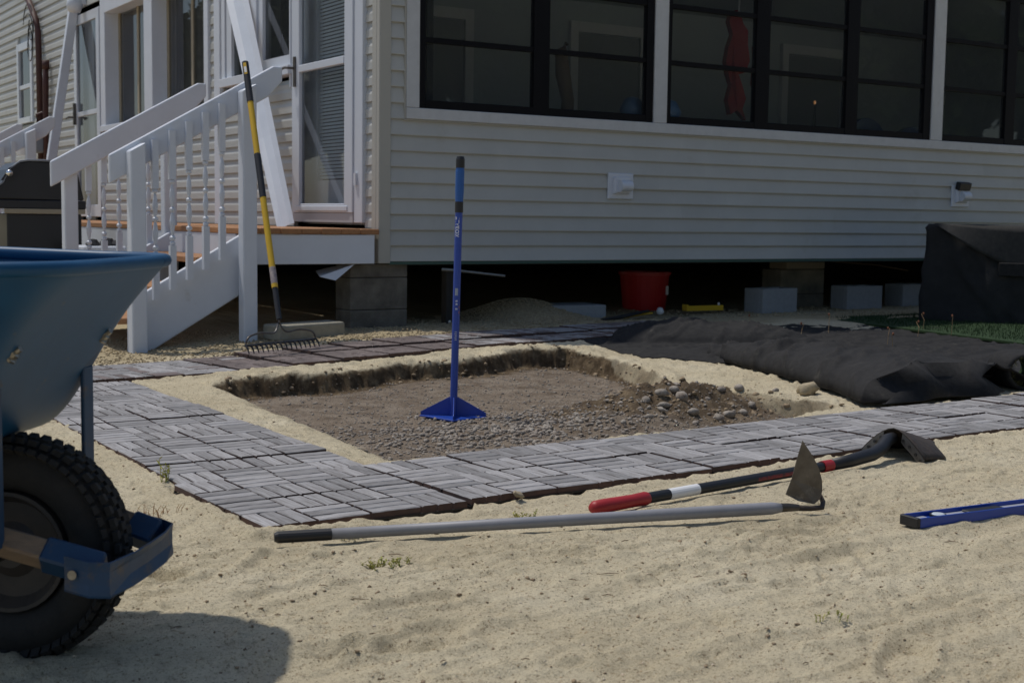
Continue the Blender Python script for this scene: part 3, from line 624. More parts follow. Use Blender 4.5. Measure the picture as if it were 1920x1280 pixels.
b = MB(); b.tube([(0,0,.8),(.02,0,1.2)], .006, 6); b.build('cord', M_['white'], t)
for i, (x, y, z, l) in enumerate([(5.05,.65,1.70,'dark blue rounded chair back inside the middle sunroom window'),(5.75,.75,1.66,'dark blue rounded chair back inside the right sunroom window')]):
    t = empty('indoor_chair', (x, y, .58), 0, l, 'chair', 'chairs in the sunroom')
    b = MB(); pts = [(.30*math.cos(a), 0, (z-.58)-.36+.36*math.sin(a)) for a in [k*math.pi/12 for k in range(13)]]+[(-.28,0,.4),(.28,0,.4)]; b.prism(pts, (0,.05,0)); b.build('backrest', M_['bluecloth'], t)
    b = MB(); b.box((-.27,.06,.36),(.27,.55,.44)); b.build('seat', M_['bluecloth'], t)
    for sx in (-.24,.2):
        for sy in (.06,.5): b = MB(); b.box((sx,sy,0),(sx+.04,sy+.04,.358)); b.build('leg', M_['black'], t)
for x, l in ((2.12,'light blue ball on the sill inside the left sunroom window'),(2.46,'light blue ball on the sill inside the middle sunroom window')):
    o = MB().lathe([(.0,-.1),(.06,-.08),(.1,0),(.06,.08),(0,.1)], 20, (x,.22,1.585)).build('blue_ball', mat('blue_ball_skin', (.10,.22,.42), .3), smooth=True); tag(o, l, 'ball')
t = empty('sunroom_shelf', (0,0,0), 0, 'low shelf under the sunroom windows inside', 'shelf')
b = MB(); b.box((.15,.115,1.44),(7.9,.36,1.48)); b.build('board', M_['interior'], t)
for x in (.3,4,7.7): b = MB(); b.box((x,.14,.58),(x+.05,.34,1.439)); b.build('leg', M_['interior'], t)
t = empty('driftwood_figure', (2.06,1.0,1.4), 0, 'dark driftwood figure standing inside the left sunroom window', 'figure')
b = MB(); b.tube([(0,0,-.8),(.01,0,.1),(.02,0,.3),(-.03,0,.5),(-.05,0,.68),(.0,0,.74)], [.06,.055,.05,.06,.05,.02], 8); b.build('trunk', M_['twig'], t, smooth=True)
t = empty('indoor_lamp', (4.754,1.0,.58), 0, 'small glowing lamp inside the middle sunroom window', 'lamp')
b = MB(); b.lathe([(.12,0),(.12,.02),(.012,.03),(.012,1.24),(0,1.24)], 12); b.build('stand', M_['black'], t)
em = bpy.data.materials.new('lamp_glow'); em.use_nodes = True; em.node_tree.nodes['Principled BSDF'].inputs['Emission Color'].default_value = (1,.42,.12,1); em.node_tree.nodes['Principled BSDF'].inputs['Emission Strength'].default_value = .3
b = MB(); b.lathe([(0,1.241),(.010,1.25),(.011,1.265),(.0,1.28)], 10); b.build('flame_bulb', em, t, smooth=True)

# ------------------------------------------------------------------ deck and staircases
DZ = .70
deck = empty('porch_deck', (0,0,0), 0, 'long wooden deck with brown boards and white fascia along the house', 'deck')
for i in range(7):
    x1 = LX-.036-i*.1345; x0 = x1-.131
    for (a, c) in ((-.055, 3.9),(3.903, 8.2)):
        b = MB(); b.box((x0,a+rnd.uniform(-.006,.004),DZ-.036),(x1,c,DZ+rnd.uniform(-.002,.001))); b.build('deck_board', M_['deckwood'], deck, bevel=.004)
b = MB(); b.box((-1.01,-.045,.478),(-.125,-.008,DZ-.038)); b.build('fascia', M_['white'], deck, bevel=.003)
b = MB(); b.box((-1.03,.03,.478),(-.995,8.2,DZ-.038)); b.build('fascia', M_['white'], deck, bevel=.003)
for yy in (2.4,4.8,7.2): b = MB(); b.box((-.99,yy,-.03),(-.90,yy+.09,DZ-.04)); b.build('support_post', M_['tan'], deck)
def baluster_mesh():
    b = MB(); h = .915; s = .018
    b.box((-s,-s,0),(s,s,.255)); b.box((-s,-s,.635),(s,s,h))
    p = [(.011,.2555),(.017,.262),(.017,.272),(.007,.281),(.018,.292),(.018,.304),(.007,.314),(.010,.33),(.0165,.37),(.017,.395),(.010,.435),(.007,.447),(.017,.456),(.017,.468),(.007,.477),(.012,.50),(.0165,.535),(.014,.57),(.007,.60),(.007,.610),(.017,.617),(.017,.627),(.011,.6345)]
    b.lathe(p, 10); me = b.mesh('baluster'); me.materials.append(M_['white'])
    return me
BAL = baluster_mesh()
SL = .593/1.045
def rail_z(x): return 1.105+(x+1.828)*SL                # top edge of the rail board
def staircase(y0, label):
    st = empty('staircase', (0, y0, 0), 0, label, 'stairs')
    for yy, near in ((-.12, True), (1.20, False)):
        b = MB(); th = .165
        b.prism([(-1.828,yy,rail_z(-1.828)),(-1.828,yy,rail_z(-1.828)-th),(-.87,yy,rail_z(-.87)-th),(-.783,yy,rail_z(-.783)-th+.045),(-.783,yy,rail_z(-.84)),(-.84,yy,rail_z(-.84))], (0,.036,0)); b.build('handrail', M_['white'], st, bevel=.011, seg=3)
        ys = yy+.037 if near else yy+.001
        b = MB(); b.prism([(-1.72,ys,-.04),(-1.62,ys,-.04),(-.985,ys,.33),(-.985,ys,.665),(-1.03,ys,.665),(-1.72,ys,.27)], (0,.036,0)); b.build('stringer', M_['white'], st, bevel=.011, seg=3)
        py = yy-.09 if near else yy+.0375
        a = -1.07; zt = rail_z(-1.05)-.045
        b = MB(); b.prism([(a,py,-.05),(a+.088,py,-.05),(a+.088,py,zt+.045),(a,py,zt)], (0,.088,0)); b.build('newel_post', M_['white'], st, bevel=.008, seg=2)
        a = -1.735; zt = rail_z(a)-.03
        b = MB(); b.prism([(a,py,-.06),(a+.088,py,-.06),(a+.088,py,zt+.05),(a,py,zt)], (0,.088,0)); b.build('newel_post', M_['white'], st, bevel=.008, seg=2)
        for i in range(5):
            x = -1.575+i*.1; o = link('baluster', BAL, st, (x, yy-.0185 if near else yy+.0565, rail_z(x)-.05-.915))
    for i, zt in enumerate((.525,.35,.175)):
        for kx in (0, 1):
            x1 = -1.035-.235*i-kx*.135; b = MB(); b.box((x1-.131,-.045,zt-.036),(x1,1.232,zt)); b.build('tread', M_['deckwood'], st, bevel=.004)
    return st
staircase(0, 'white railed wooden stairs with turned balusters beside the wheelbarrow')
staircase(5.4, 'white stair railing at the far end of the deck, behind the grill')
# loose white boards leaning on the wall
t = empty('leaning_board', (0,0,0), 0, 'wide creased white sheet metal strip leaning beside the storm door', 'board')
def lean(name, p0, p1, wv, nv, w0, w1, m, par, crease=.018):
    b = MB(); n = 14; p0 = Vector(p0); p1 = Vector(p1); wv = Vector(wv).normalized(); nv = Vector(nv).normalized(); vs = []
    for i in range(n+1):
        s = i/n; c = p0.lerp(p1, s); w_ = w0+(w1-w0)*s; j = rnd.uniform(-.004,.004) if s < .4 else 0
        vs += [c-wv*w_/2+nv*(.012), c-wv*w_*.2+nv*j, c+wv*w_*.25+nv*crease, c+wv*w_/2+nv*(-.002)]
    b.add(vs, [(4*i+k,4*i+k+1,4*i+k+5,4*i+k+4) for i in range(n) for k in range(3)])
    o = b.build(name, m, par); sm = o.modifiers.new('solid','SOLIDIFY'); sm.thickness = .003; return o
lean('strip', (-.33,.90,.703), (-.12,2.60,2.92), (.70,-.62,.36), (-.62,-.75,.1), .125, .185, M_['white'], t)
t = empty('leaning_post', (0,0,0), 0, 'narrow white box post leaning across the wall by the back door', 'post')
b = MB(); d = Vector((-.10,7.12,3.06))-Vector((-.50,7.02,DZ)); q = Vector((0,0,1)).rotation_difference(d).to_matrix()
b.box((-.045,-.04,0),(.045,.04,d.length+.7), q, (0,0,0)); b.build('post', M_['white'], t, loc=(-.50,7.02,DZ+.02), bevel=.004)

# ------------------------------------------------------------------ piers and blocks
def stacked_pier(x0, x1, y0, y1, zs, label, m):
    p = empty('block_pier', (0,0,0), 0, label, 'pier')
    for a, c in zip(zs, zs[1:]):
        dx = rnd.uniform(-.003,.003); b = MB(); b.box((x0+dx,y0+rnd.uniform(-.003,.003),a+.0015),(x1+dx,y1,c-.0015)); b.build('block', m, p, bevel=.006, seg=2)
stacked_pier(-.267,.145,.02,.24,[-.02,.178,.386,.474],'dark stacked concrete block pier under the house corner', M_['concrete_old'])
stacked_pier(3.98,4.49,.55,.78,[-.02,.17,.38],'weathered concrete pier between the grey blocks', mat('pier_concrete', (.26,.24,.19), .95, col2=(.13,.12,.10), vs=6, bump=.4, bs=110))
o = MB().box((4.05,.56,.383),(4.5,.77,.458)).build('pier_beam', M_['tan'], bevel=.004); tag(o, 'short timber packed on top of the weathered pier', 'timber')
def cinder(x, y, rz, label):
    t = empty('cinder_block', (x, y, .055), rz, label, 'block', 'new grey blocks along the house')
    b = MB(); b.box((-.2,-.1,0),(.2,-.068,.195)); b.box((-.2,.068,0),(.2,.1,.195))
    for a in (-.2,-.0175,.165): b.box((a,-.0678,0),(a+.035,.0678,.1948))
    b.build('body', M_['concrete_new'], t, bevel=.003)
cinder(3.56,.22,R(4),'new grey hollow block right of the red tub'); cinder(4.62,.30,R(-3),'new grey hollow block right of the weathered pier'); cinder(5.36,.38,R(2),'new grey hollow block next to the black covered box')
o = MB().box((-.23,-.10,0),(.23,.10,.092)).build('concrete_slab', M_['slab'], loc=(-.70,-.25,.04), rot=(0,R(-1),R(8)), bevel=.012, seg=2); tag(o, 'tan concrete slab lying behind the rake', 'slab')
o = MB().box((-.215,-.17,0),(.215,.17,.10)).build('solid_block', M_['concrete_new'], loc=(1.64,.30,.06), rot=(0,0,R(-8)), bevel=.004); tag(o, 'flat grey concrete block right of the gravel heap', 'block')
t = empty('black_stake', (.505,.10,.03), 0, 'black square stake standing under the house edge', 'stake')
MB().box((-.036,-.036,0),(.036,.036,.40)).build('stake', M_['black'], t, bevel=.003); MB().lathe([(0,0),(.010,0),(.010,.006),(0,.009)], 12, (-.01,-.037,.05), 'y').build('reflector', M_['label'], t, rot=(0,0,0))
o = MB().tube([(.36,-.06,.437),(.42,-.09,.434),(.80,-.14,.393)], [.011,.009,.008], 8).build('metal_rod', M_['bolt']); tag(o, 'thin bare metal rod sticking out below the siding', 'rod')
o = MB().tube([(4.3,.45,.46),(4.9,.35,.42),(5.25,.30,.37)], .006, 6).build('hanging_cable', M_['twig']); tag(o, 'thin cable sagging below the siding by the grey blocks', 'cable')
o = MB().add([(-.50,-.03,.40),(-.26,-.03,.475),(-.24,.12,.476),(-.46,.12,.43),(-.40,-.05,.375)], [(0,4,1),(0,1,2,3)]).build('flashing_scrap', M_['alu']); tag(o, 'bent scrap of white flashing on the corner pier', 'flashing'); o.modifiers.new('s','SOLIDIFY').thickness = .002

# tub, yellow channel, bundles under the house
t = empty('red_tub', (2.74,.82,.055), 0, 'round red plastic tub standing under the house', 'tub')
b = MB(); b.lathe([(.0,0),(.165,0),(.172,.01),(.20,.285),(.212,.287),(.212,.31),(.195,.31),(.16,.02),(0,.02)], 32); b.build('bucket', M_['redplastic'], t, smooth=False)
b = MB(); b.box((.03,-.193,.13),(.06,-.187,.20)); b.build('sticker', M_['label'], t, rot=(0,0,R(18)))
t = empty('yellow_channel', (2.87,.24,.085), R(-3), 'yellow plastic channel with a white peg lying before the red tub', 'channel')
b = MB(); b.box((-.18,-.02,0),(.18,.02,.006)); b.box((-.18,-.022,.0),(.18,-.0202,.04)); b.box((-.18,.0202,0),(.18,.022,.035)); b.box((-.18,-.03,.0),(-.165,.03,.05)); b.build('channel', M_['yellow'], t)
b = MB(); b.lathe([(0,0),(.008,0),(.008,.03),(0,.03)], 10, (.15,0,.03)); b.build('peg', M_['label'], t)
o = MB().tube([(1.93,.02,.07),(2.05,.05,.085),(2.25,.1,.09)], [.012,.02,.012], 8, flat=.6).build('yellow_strap', M_['yellow']); tag(o, 'short yellow strap lying beside the flat grey block', 'strap')
o = MB().tube([(1.63,-.12,.075),(1.8,-.1,.085),(2.0,-.02,.10),(2.2,.08,.11)], [.015,.025,.022,.015], 8, flat=.6).build('black_cloth_scrap', M_['fabric']); tag(o, 'rolled black cloth scrap on the gravel before the flat block', 'cloth')
o = MB().lathe([(0,-.03),(.025,-.02),(.03,0),(.02,.025),(0,.03)], 12, (2.45,.25,.09)).build('float_ball', M_['label'], smooth=True); tag(o, 'small white ball in front of the red tub', 'ball')

# ------------------------------------------------------------------ far left: grill, tub, meter, conduit
t = empty('gas_grill', (0,0,0), 0, 'black gas grill with closed lid left of the stairs', 'grill')
pf = [(-2.02,.865),(-1.95,.93),(-1.88,.985),(-1.83,1.08),(-1.76,1.135),(-1.70,1.145),(-1.42,1.145),(-1.36,1.10),(-1.31,.865)]
b = MB(); b.prism([(x,2.35,z) for x, z in pf], (0,.5,0)); b.build('lid', M_['grill'], t, bevel=.012, seg=2)
b = MB(); b.tube([(x-.004,2.345,z+.004) for x, z in pf[:7]], .008, 8); b.build('lid_edge', M_['meter'], t, smooth=True)
b = MB(); b.prism([(-1.90,2.338,1.0),(-1.84,2.338,1.09),(-1.78,2.338,1.125),(-1.72,2.338,1.12),(-1.80,2.338,1.0)], (0,.008,0)); b.build('lid_window', M_['black'], t)
b = MB(); b.lathe([(0,-.028),(.02,-.02),(.028,0),(.02,.02),(0,.028)], 14, (-1.84,2.33,1.05), 'y'); b.build('knob', mat('chrome', (.75,.75,.75), .12, metal=1), t, smooth=True)
b = MB(); b.box((-1.98,2.34,.80),(-1.30,2.9,.862)); b.build('firebox', M_['grill'], t, bevel=.006)
b = MB(); b.box((-1.88,2.325,.765),(-1.31,2.345,.80)); b.build('front_rail', M_['tan'], t, bevel=.004)
b = MB(); b.box((-1.86,2.36,.08),(-1.33,2.88,.764)); b.build('cabinet', M_['grill'], t, bevel=.006)
for i in range(5): MB().box((-1.78,2.352,.28+i*.035),(-1.46,2.3585,.298+i*.035)).build('louvre', M_['black'], t)
b = MB(); b.box((-2.45,2.4,.70),(-2.02,2.86,.80)); b.build('side_shelf', M_['grill'], t, bevel=.008)
for sx in (-1.84,-1.38):
    b = MB(); b.lathe([(0,-.03),(.075,-.03),(.08,0),(.075,.03),(0,.03)], 16, (sx,2.45,.05), 'y'); b.build('wheel', M_['rubber'], t)
t = empty('white_storage_tub', (-1.33,1.95,.0), 0, 'white plastic tub with black bags under the deck edge', 'tub')
b = MB(); b.box((-.15,-.2,.0),(.15,.2,.545)); b.build('tub', M_['white'], t, bevel=.01); b = MB()
for (px, py, s) in ((-.06,-.1,.05),(.05,-.08,.06),(.1,-.12,.04)): b.lathe([(0,-s),(s*.9,-s*.4),(s,0),(s*.6,s*.6),(0,s*.7)], 9, (px,py,.56))
b.build('black_bags', M_['black'], t)
t = empty('gas_meter', (LX,8.55,1.3), 0, 'grey gas meter on the wall behind the far stair railing', 'meter')
b = MB(); b.box((-.22,-.12,.16),(-.06,.12,.46)); b.build('body', M_['meter'], t, bevel=.03, seg=2)
b = MB(); b.lathe([(0,.0),(.10,.0),(.12,.2),(.125,.22),(0,.22)], 16, (-.18,.36,.14)); b.build('cover', M_['label'], t)
b = MB(); b.tube([(-.12,0,.46),(-.12,0,.60),(-.06,0,.62)], .025, 8); b.build('pipe', M_['conduit'], t)
t = empty('service_conduit', (0,0,0), 0, 'dark red conduit with loose wires running down the far wall', 'conduit')
b = MB(); b.tube([(LX-.06,9.35,3.45),(LX-.06,8.95,3.14),(LX-.06,8.78,3.02),(LX-.06,8.70,2.88),(LX-.06,8.68,2.6),(LX-.06,8.66,1.35)], .036, 10); b.build('main_pipe', M_['conduit'], t, smooth=True)
b = MB(); b.tube([(LX-.06,8.36,2.50),(LX-.06,8.38,2.2),(LX-.06,8.40,1.9),(LX-.06,8.42,.75)], [.03,.035,.03,.03], 10); b.lathe([(0,-.05),(.042,-.05),(.042,.05),(0,.05)], 10, (LX-.06,8.36,2.46)); b.build('second_pipe', M_['conduit'], t, smooth=True)
for i in range(3):
    b = MB(); P = []
    for k in range(22):
        a = k/21*math.pi*1.9+i; P.append((LX-.08-.02*i, 9.15+.18*math.cos(a)-.1*i-.012*k, 3.02+.22*math.sin(a)-.13*i))
    b.tube(P, .006, 5); b.build('wire', M_['black'], t)
# low shrub in the shade behind the grill
def leaves(n, fn, size, seed):
    r2 = np.random.RandomState(seed); V = []; F = []
    for i in range(n):
        p = fn(r2); a = r2.normal(size=3); a /= np.linalg.norm(a); c = np.cross(a, r2.normal(size=3)); c /= np.linalg.norm(c); s = size*(.6+.8*r2.rand())
        V += [p-a*s, p+c*s*.45, p+a*s, p-c*s*.45]; F.append((4*i,4*i+1,4*i+2,4*i+3))
    me = bpy.data.meshes.new('leaves'); me.from_pydata([tuple(v) for v in V], [], F); me.update(); return me
def blob(c, rad):
    def f(r2):
        d = r2.normal(size=3); d /= np.linalg.norm(d); return np.array(c)+d*np.array(rad)*(.55+.45*r2.rand()**.5)
    return f
t = empty('low_shrub', (-2.55,3.4,0), 0, 'dark green shrub in the shade behind the grill', 'shrub')
link('foliage', leaves(900, blob((0,0,.32),(.45,.35,.32)), .035, 5), t, mat=M_['leaf']); MB().tube([(0,0,-.02),(.02,0,.3)], .015, 6).build('stem', M_['bark'], t)

# ------------------------------------------------------------------ black fabric, turf and covered box on the right
def fab_left(y): return np.interp(-y, [.3,.75,1.16,1.5,1.85,2.3,2.9,3.6], [2.3,1.25,.70,.66,.66,.95,1.05,1.1])
def crease(x, y, sx, sy, seed, p=7): return (1-np.abs(fbm(x/sx, y/sy, seed, 2)))**p
def fab_z(x, y):
    z = .040+.010*fbm(x/.45, y/.3, 201, 2)+.020*crease(x+.4*y, y-.3*x, .34, .11, 203, 9)+.003*fbm(x/.07, y/.09, 207, 2)
    u = (x-1.52)*.80-(y+1.42)*.60; v = (x-1.52)*.60+(y+1.42)*.80
    tent = np.clip(1-np.abs(u/.62)**2.2, 0, 1)*np.clip(1-np.abs((v-.04)/.30)**1.5, 0, 1)
    z = z+.115*tent**.55*(1+.22*fbm(x/.22, y/.15, 211, 2))+.02*crease(u, v, .16, .4, 213, 5)*tent
    return z
N1, N2 = 230, 210
yy_ = np.repeat((-.35-3.25*np.arange(N2+1)/N2)[:, None], N1+1, 1); ss_ = np.repeat(((np.arange(N1+1)/N1)**1.4)[None], N2+1, 0)
xl_ = fab_left(yy_)+.03*fbm(yy_/.2, yy_*0+3., 215, 2); xx_ = xl_+(3.75-.48*(-.35-yy_)/3.25-xl_)*ss_
zz_ = fab_z(xx_, yy_); ed_ = np.minimum(1, ss_*(3-xl_)/.07); g_ = np.where(ss_ < .04, ground_z(xx_, yy_), .03)
vs = list(map(tuple, np.stack([xx_, yy_, np.maximum((g_+.006)*(1-ed_)+zz_*ed_, 0)], -1).reshape(-1, 3)))
b = MB(); b.add(vs, [(j*(N1+1)+i, (j+1)*(N1+1)+i, (j+1)*(N1+1)+i+1, j*(N1+1)+i+1) for j in range(N2) for i in range(N1)])
o = b.build('landscape_fabric', M_['fabric'], smooth=True); o.modifiers.new('s','SOLIDIFY').thickness = .004; tag(o, 'wide black fabric backing of the turf, flipped over and rumpled beside the pit', 'fabric')
# front roll with an open end
t = empty('turf_roll', (0,0,0), 0, 'black backed artificial turf rolled up along the right side of the pit', 'turf roll')
NS, NA = 110, 60; vs = []
for i in range(NS+1):
    s = i/NS; y = -1.98-1.78*s; xl = np.interp(s, [0,.2,.55,.8,1], [1.0,.88,.69,.53,.34]); xr = np.interp(s, [0,.3,.7,1], [1.28,1.34,1.40,1.46]); ht = np.interp(s, [0,.12,.4,.75,1], [.05,.10,.13,.155,.15])
    for k in range(NA+1):
        q = 2*(k/NA)-1; q = math.copysign(abs(q)**.7, q); sa = max(0, 1-abs(q)**(3.4 if q < 0 else 2.2))**.5
        x = (xl+xr)/2+(xr-xl)/2*q; z = ht*sa; A1 = np.array([x]); A2 = np.array([y])
        cr = float(crease(A1*.8+A2*.25, A2-.5*A1, .34, .10, 235, 6)[0]); wz = .010*float(fbm(A1/.2, A2/.14, 231, 2)[0])+(.034-.012*s)*cr-.006
        fold = .022*math.exp(-((y+2.62+.45*(x-.9))/.03)**2)-.016*math.exp(-((y+2.70+.45*(x-.9))/.03)**2)
        vs.append((x-wz*.5, y+.02*math.sin(k*.3)*s, .012+z+(wz+fold)*min(1, sa*1.4)))
b = MB(); b.add(vs, [(i*(NA+1)+k, (i+1)*(NA+1)+k, (i+1)*(NA+1)+k+1, i*(NA+1)+k+1) for i in range(NS) for k in range(NA)])
# end flap: closes the left two thirds of the end, sloping to the ground
base_i = NS*(NA+1); ring = [vs[base_i+k] for k in range(NA+1)]; cap = []
K2 = 44
for k in range(K2+1):
    p = ring[k]; cap += [p, (p[0]*.5+.5*(.62+.4*k/K2), p[1]-.03-.02*math.sin(k*.4), p[2]*.62), (.34+.86*k/K2, p[1]-.11-.03*math.sin(k*.25), .022)]
b.add(cap, [(3*k+c, 3*k+c+1, 3*k+c+4, 3*k+c+3) for k in range(K2) for c in (0, 1)])
o = b.build('backing', M_['fabric'], t, smooth=True); o.modifiers.new('s','SOLIDIFY').thickness = .006
b = MB(); ax = Vector((-.45,-.89,0)).normalized(); sd_ = Vector((.89,-.45,0)); C0 = Vector((1.45,-3.76,.09))
rings = []
for (off, rr) in ((-.22,.060),(-.02,.068),(.02,.074),(.03,.086),(.01,.094),(-.18,.096)):
    rings.append([tuple(C0+ax*off+sd_*(rr*1.25*math.cos(q))+Vector((0,0,1))*(rr*math.sin(q))*(1+.06*math.sin(3*q))) for q in [k*2*math.pi/28 for k in range(28)]])
for r_ in rings: b.v += r_
b.f += [(i*28+k, i*28+(k+1)%28, (i+1)*28+(k+1)%28, (i+1)*28+k) for i in range(5) for k in range(28)]
ob_ = MB(); ob_.v = list(b.v); ob_.f = [f for f in b.f if min(f) >= 56]; ob_.build('open_end', M_['fabric'], t, smooth=True); b.f = [f for f in b.f if min(f) < 56]; b.build('turf_lining', M_['turf'], t, smooth=True)
r2 = random.Random(4); b = MB()
for i in range(900):
    q = r2.uniform(0, 6.283); off = r2.uniform(-.06,.035); rr = r2.uniform(.062,.09); p = C0+ax*off+sd_*(rr*1.25*math.cos(q))+Vector((0,0,1))*(rr*math.sin(q)); d = (ax*r2.uniform(.1,1)-(p-C0).normalized()*r2.uniform(.0,.8)+Vector((r2.uniform(-.4,.4),r2.uniform(-.4,.4),r2.uniform(-.4,.4)))).normalized()*r2.uniform(.012,.026); c = d.cross(Vector((.3,.5,.8))).normalized()*.0016
    b.add([p-c, p+c, p+d], [(0,1,2)])
o = b.build('turf_fringe', M_['turfedge'], t); o['kind'] = 'stuff'
# green turf lying flat
t = empty('artificial_turf', (0,0,0), 0, 'strip of green artificial turf lying in front of the black covered box', 'turf')
b = MB(); pl = [(3.45,-.42),(7.5,-.42),(7.5,-3.2),(3.0,-2.9)]; b.prism([(x,y,.045) for x, y in pl], (0,0,.014)); b.build('mat', M_['turf'], t)
b = MB(); r2 = random.Random(9)
for i in range(9000):
    y = r2.uniform(-2.9,-.42); x = r2.uniform(3.05+(y+2.9)*.18, 5.3); hh = r2.uniform(.012,.03); dx, dy = r2.uniform(-.012,.012), r2.uniform(-.012,.012); a = r2.uniform(0,3.14); c, s_ = .0022*math.cos(a), .0022*math.sin(a)
    b.add([(x-c,y-s_,.058),(x+c,y+s_,.058),(x+dx,y+dy,.058+hh)], [(0,1,2)])
o = b.build('blades', M_['turf'], t); o['kind'] = 'stuff'
# box under a black cover
t = empty('covered_box', (4.06,-.93,.045), math.atan2(-.83,.56), 'large square box under a black cloth cover by the house', 'cover')
NX, NZ = 48, 26; b = MB(); LN, WD, HT = 1.25, .95, .735; vs = []
per = [(u*LN, 0) for u in np.linspace(0,1,NX)]+[(LN, v*WD) for v in np.linspace(0,1,NX)[1:]]+[((1-u)*LN, WD) for u in np.linspace(0,1,NX)[1:]]+[(0,(1-v)*WD) for v in np.linspace(0,1,NX)[1:-1]]
n = len(per)
for j in range(NZ+1):
    zz = HT*(1-j/NZ)
    for i, (px, py) in enumerate(per):
        cx, cy = LN/2, WD/2; dx, dy = px-cx, py-cy; l = math.hypot(dx, dy); f = 1+.05*(j/NZ)+.03*math.sin(i*.33+j*.10)*(j/NZ)+.02*float(fbm(np.array([i/9.]), np.array([j/8.]), 251, 2)[0])+.05*(1-abs(float(fbm(np.array([(i-j*.9)/11.]), np.array([(i+j)/40.]), 255, 2)[0])))**6
        sag = .02*math.sin(math.pi*px/LN)**2*(1-j/NZ)
        vs.append((cx+dx*f*(1-.02*(j == 0)), cy+dy*f*(1-.02*(j == 0)), zz-sag+.012*math.sin(i*.21)*(j == NZ)))
b.add(vs, [(j*n+i, (j+1)*n+i, (j+1)*n+(i+1)%n, j*n+(i+1)%n) for j in range(NZ) for i in range(n)]+[tuple(range(n))])
b.build('cloth', M_['cover'], t, smooth=True)
b = MB(); vs = []; W2 = 16
for j in range(8):
    for i in range(W2+1):
        u = i/W2; dep = (.30*(1-abs(2*u-1)**1.3))*j/7; vs.append((.04+(LN-.06)*u, -.025-.03*j/7-.012*math.sin(u*9)*j/7, HT+.006-.02*math.sin(math.pi*u)-dep))
b.add(vs, [(j*(W2+1)+i, (j+1)*(W2+1)+i, (j+1)*(W2+1)+i+1, j*(W2+1)+i+1) for j in range(7) for i in range(W2)])
o = b.build('drooping_flap', mat('lighter_cover_cloth', (.02,.0195,.0195), .85, col2=(.04,.038,.035), vs=30, bump=.2, bs=200), t, smooth=True); o.modifiers.new('s','SOLIDIFY').thickness = .004  # flap cloth is a lighter tone than the rest of the cover
b = MB(); b.box((.50,-.062,.36),(.68,-.050,.46)); b.build('vent_patch', M_['fabric'], t, bevel=.01)

# ------------------------------------------------------------------ tamper
tx, ty, tz = -1.19, -2.905, -.06
t = empty('hand_tamper', (tx, ty, tz), 0, 'blue steel hand tamper standing upright in the pit', 'tamper')
t.rotation_euler = (0, R(1.4)*math.cos(.57), 0)
yaw = math.atan2(-7.786-ty, -4.0175-tx)                 # plate corner turned to the camera side
b = MB(); s = .1435; b.prism([(s*math.cos(yaw+k*math.pi/2), s*math.sin(yaw+k*math.pi/2), 0) for k in range(4)], (0,0,.008)); b.build('plate', M_['blue'], t, bevel=.002)
for k in range(4):
    a = yaw+k*math.pi/2; c, s_ = math.cos(a), math.sin(a); b = MB(); n_ = (-s_*.002, c*.002)
    b.prism([(.012*c-n_[0],.012*s_-n_[1],.0085),(.138*c-n_[0],.138*s_-n_[1],.0085),(.138*c-n_[0],.138*s_-n_[1],.022),(.016*c-n_[0],.016*s_-n_[1],.088)], (2*n_[0],2*n_[1],0)); b.build('gusset', M_['blue'], t)
b = MB(); b.lathe([(0,.008),(.0155,.008),(.0155,.885),(0,.885)], 20); b.build('shaft', M_['blue'], t, smooth=False)
b = MB(); b.lathe([(0,.86),(.0175,.86),(.0175,.905),(0,.905)], 20); b.build('collar', M_['black'], t)
b = MB(); b.lathe([(0,.905),(.0165,.905),(.0185,.95),(.0185,1.03),(.017,1.045),(0,1.045)], 20); b.build('grip', M_['bluegrip'], t, smooth=False)
b = MB(); b.lathe([(0,1.045),(.0185,1.045),(.0185,1.08),(.015,1.092),(0,1.094)], 20); b.build('grip_cap', M_['black'], t)
def text_mesh(body, size, m):
    cu = bpy.data.curves.new('txt', 'FONT'); cu.body = body; cu.size = size; cu.offset = size*.025; cu.extrude = .0002; cu.align_x = 'CENTER'; cu.align_y = 'CENTER'
    ob = bpy.data.objects.new('txt', cu); COL.objects.link(ob); bpy.context.view_layer.update()
    me = bpy.data.meshes.new_from_object(ob.evaluated_get(bpy.context.evaluated_depsgraph_get())); bpy.data.objects.remove(ob); me.materials.clear(); me.materials.append(m); return me
def wrap(me, rad):                                       # bend flat lettering round a shaft: text runs up, centred at angle 0
    for v in me.vertices:
        x, y, z = v.co; a = -y/rad; rr = rad+.0004+z; v.co = (rr*math.cos(a), rr*math.sin(a), x)
    me.update(); return me
lab = M_['label']
o = link('lettering', wrap(text_mesh('KOBALT', .0225, lab), .0155), t, (0,0,.80), (0,0,yaw-.30))
b = MB()
for i in range(6): b.add([(.0159*math.cos(a), .0159*math.sin(a), z) for z in (.515,.545) for a in (-.55+.13*i, -.42+.13*i)], [(0,1,3,2)])
b.build('barcode_sticker', mat('grey_sticker', (.35,.38,.42), .6), t, rot=(0,0,yaw+.1))
b = MB()
for i, z in enumerate((.455,.475,.488,.36,.352,.344,.336,.328)):
    for k in range(3): a = -.35+.2*k+(.05*i % .1); b.add([(.0159*math.cos(p), .0159*math.sin(p), z+dz) for dz in (0,.003 if i > 2 else .007) for p in (a, a+.13)], [(0,1,3,2)])
b.build('small_print', lab, t, rot=(0,0,yaw+.1))
b = MB()
for z in (.44,.462): b.add([(.0160*math.cos(p), .0160*math.sin(p), z+dz) for dz in (0,.009) for p in (.62,.85)], [(0,1,3,2)])
b.build('orange_mark', mat('orange_print', (.6,.2,.03), .6), t, rot=(0,0,yaw+.1))

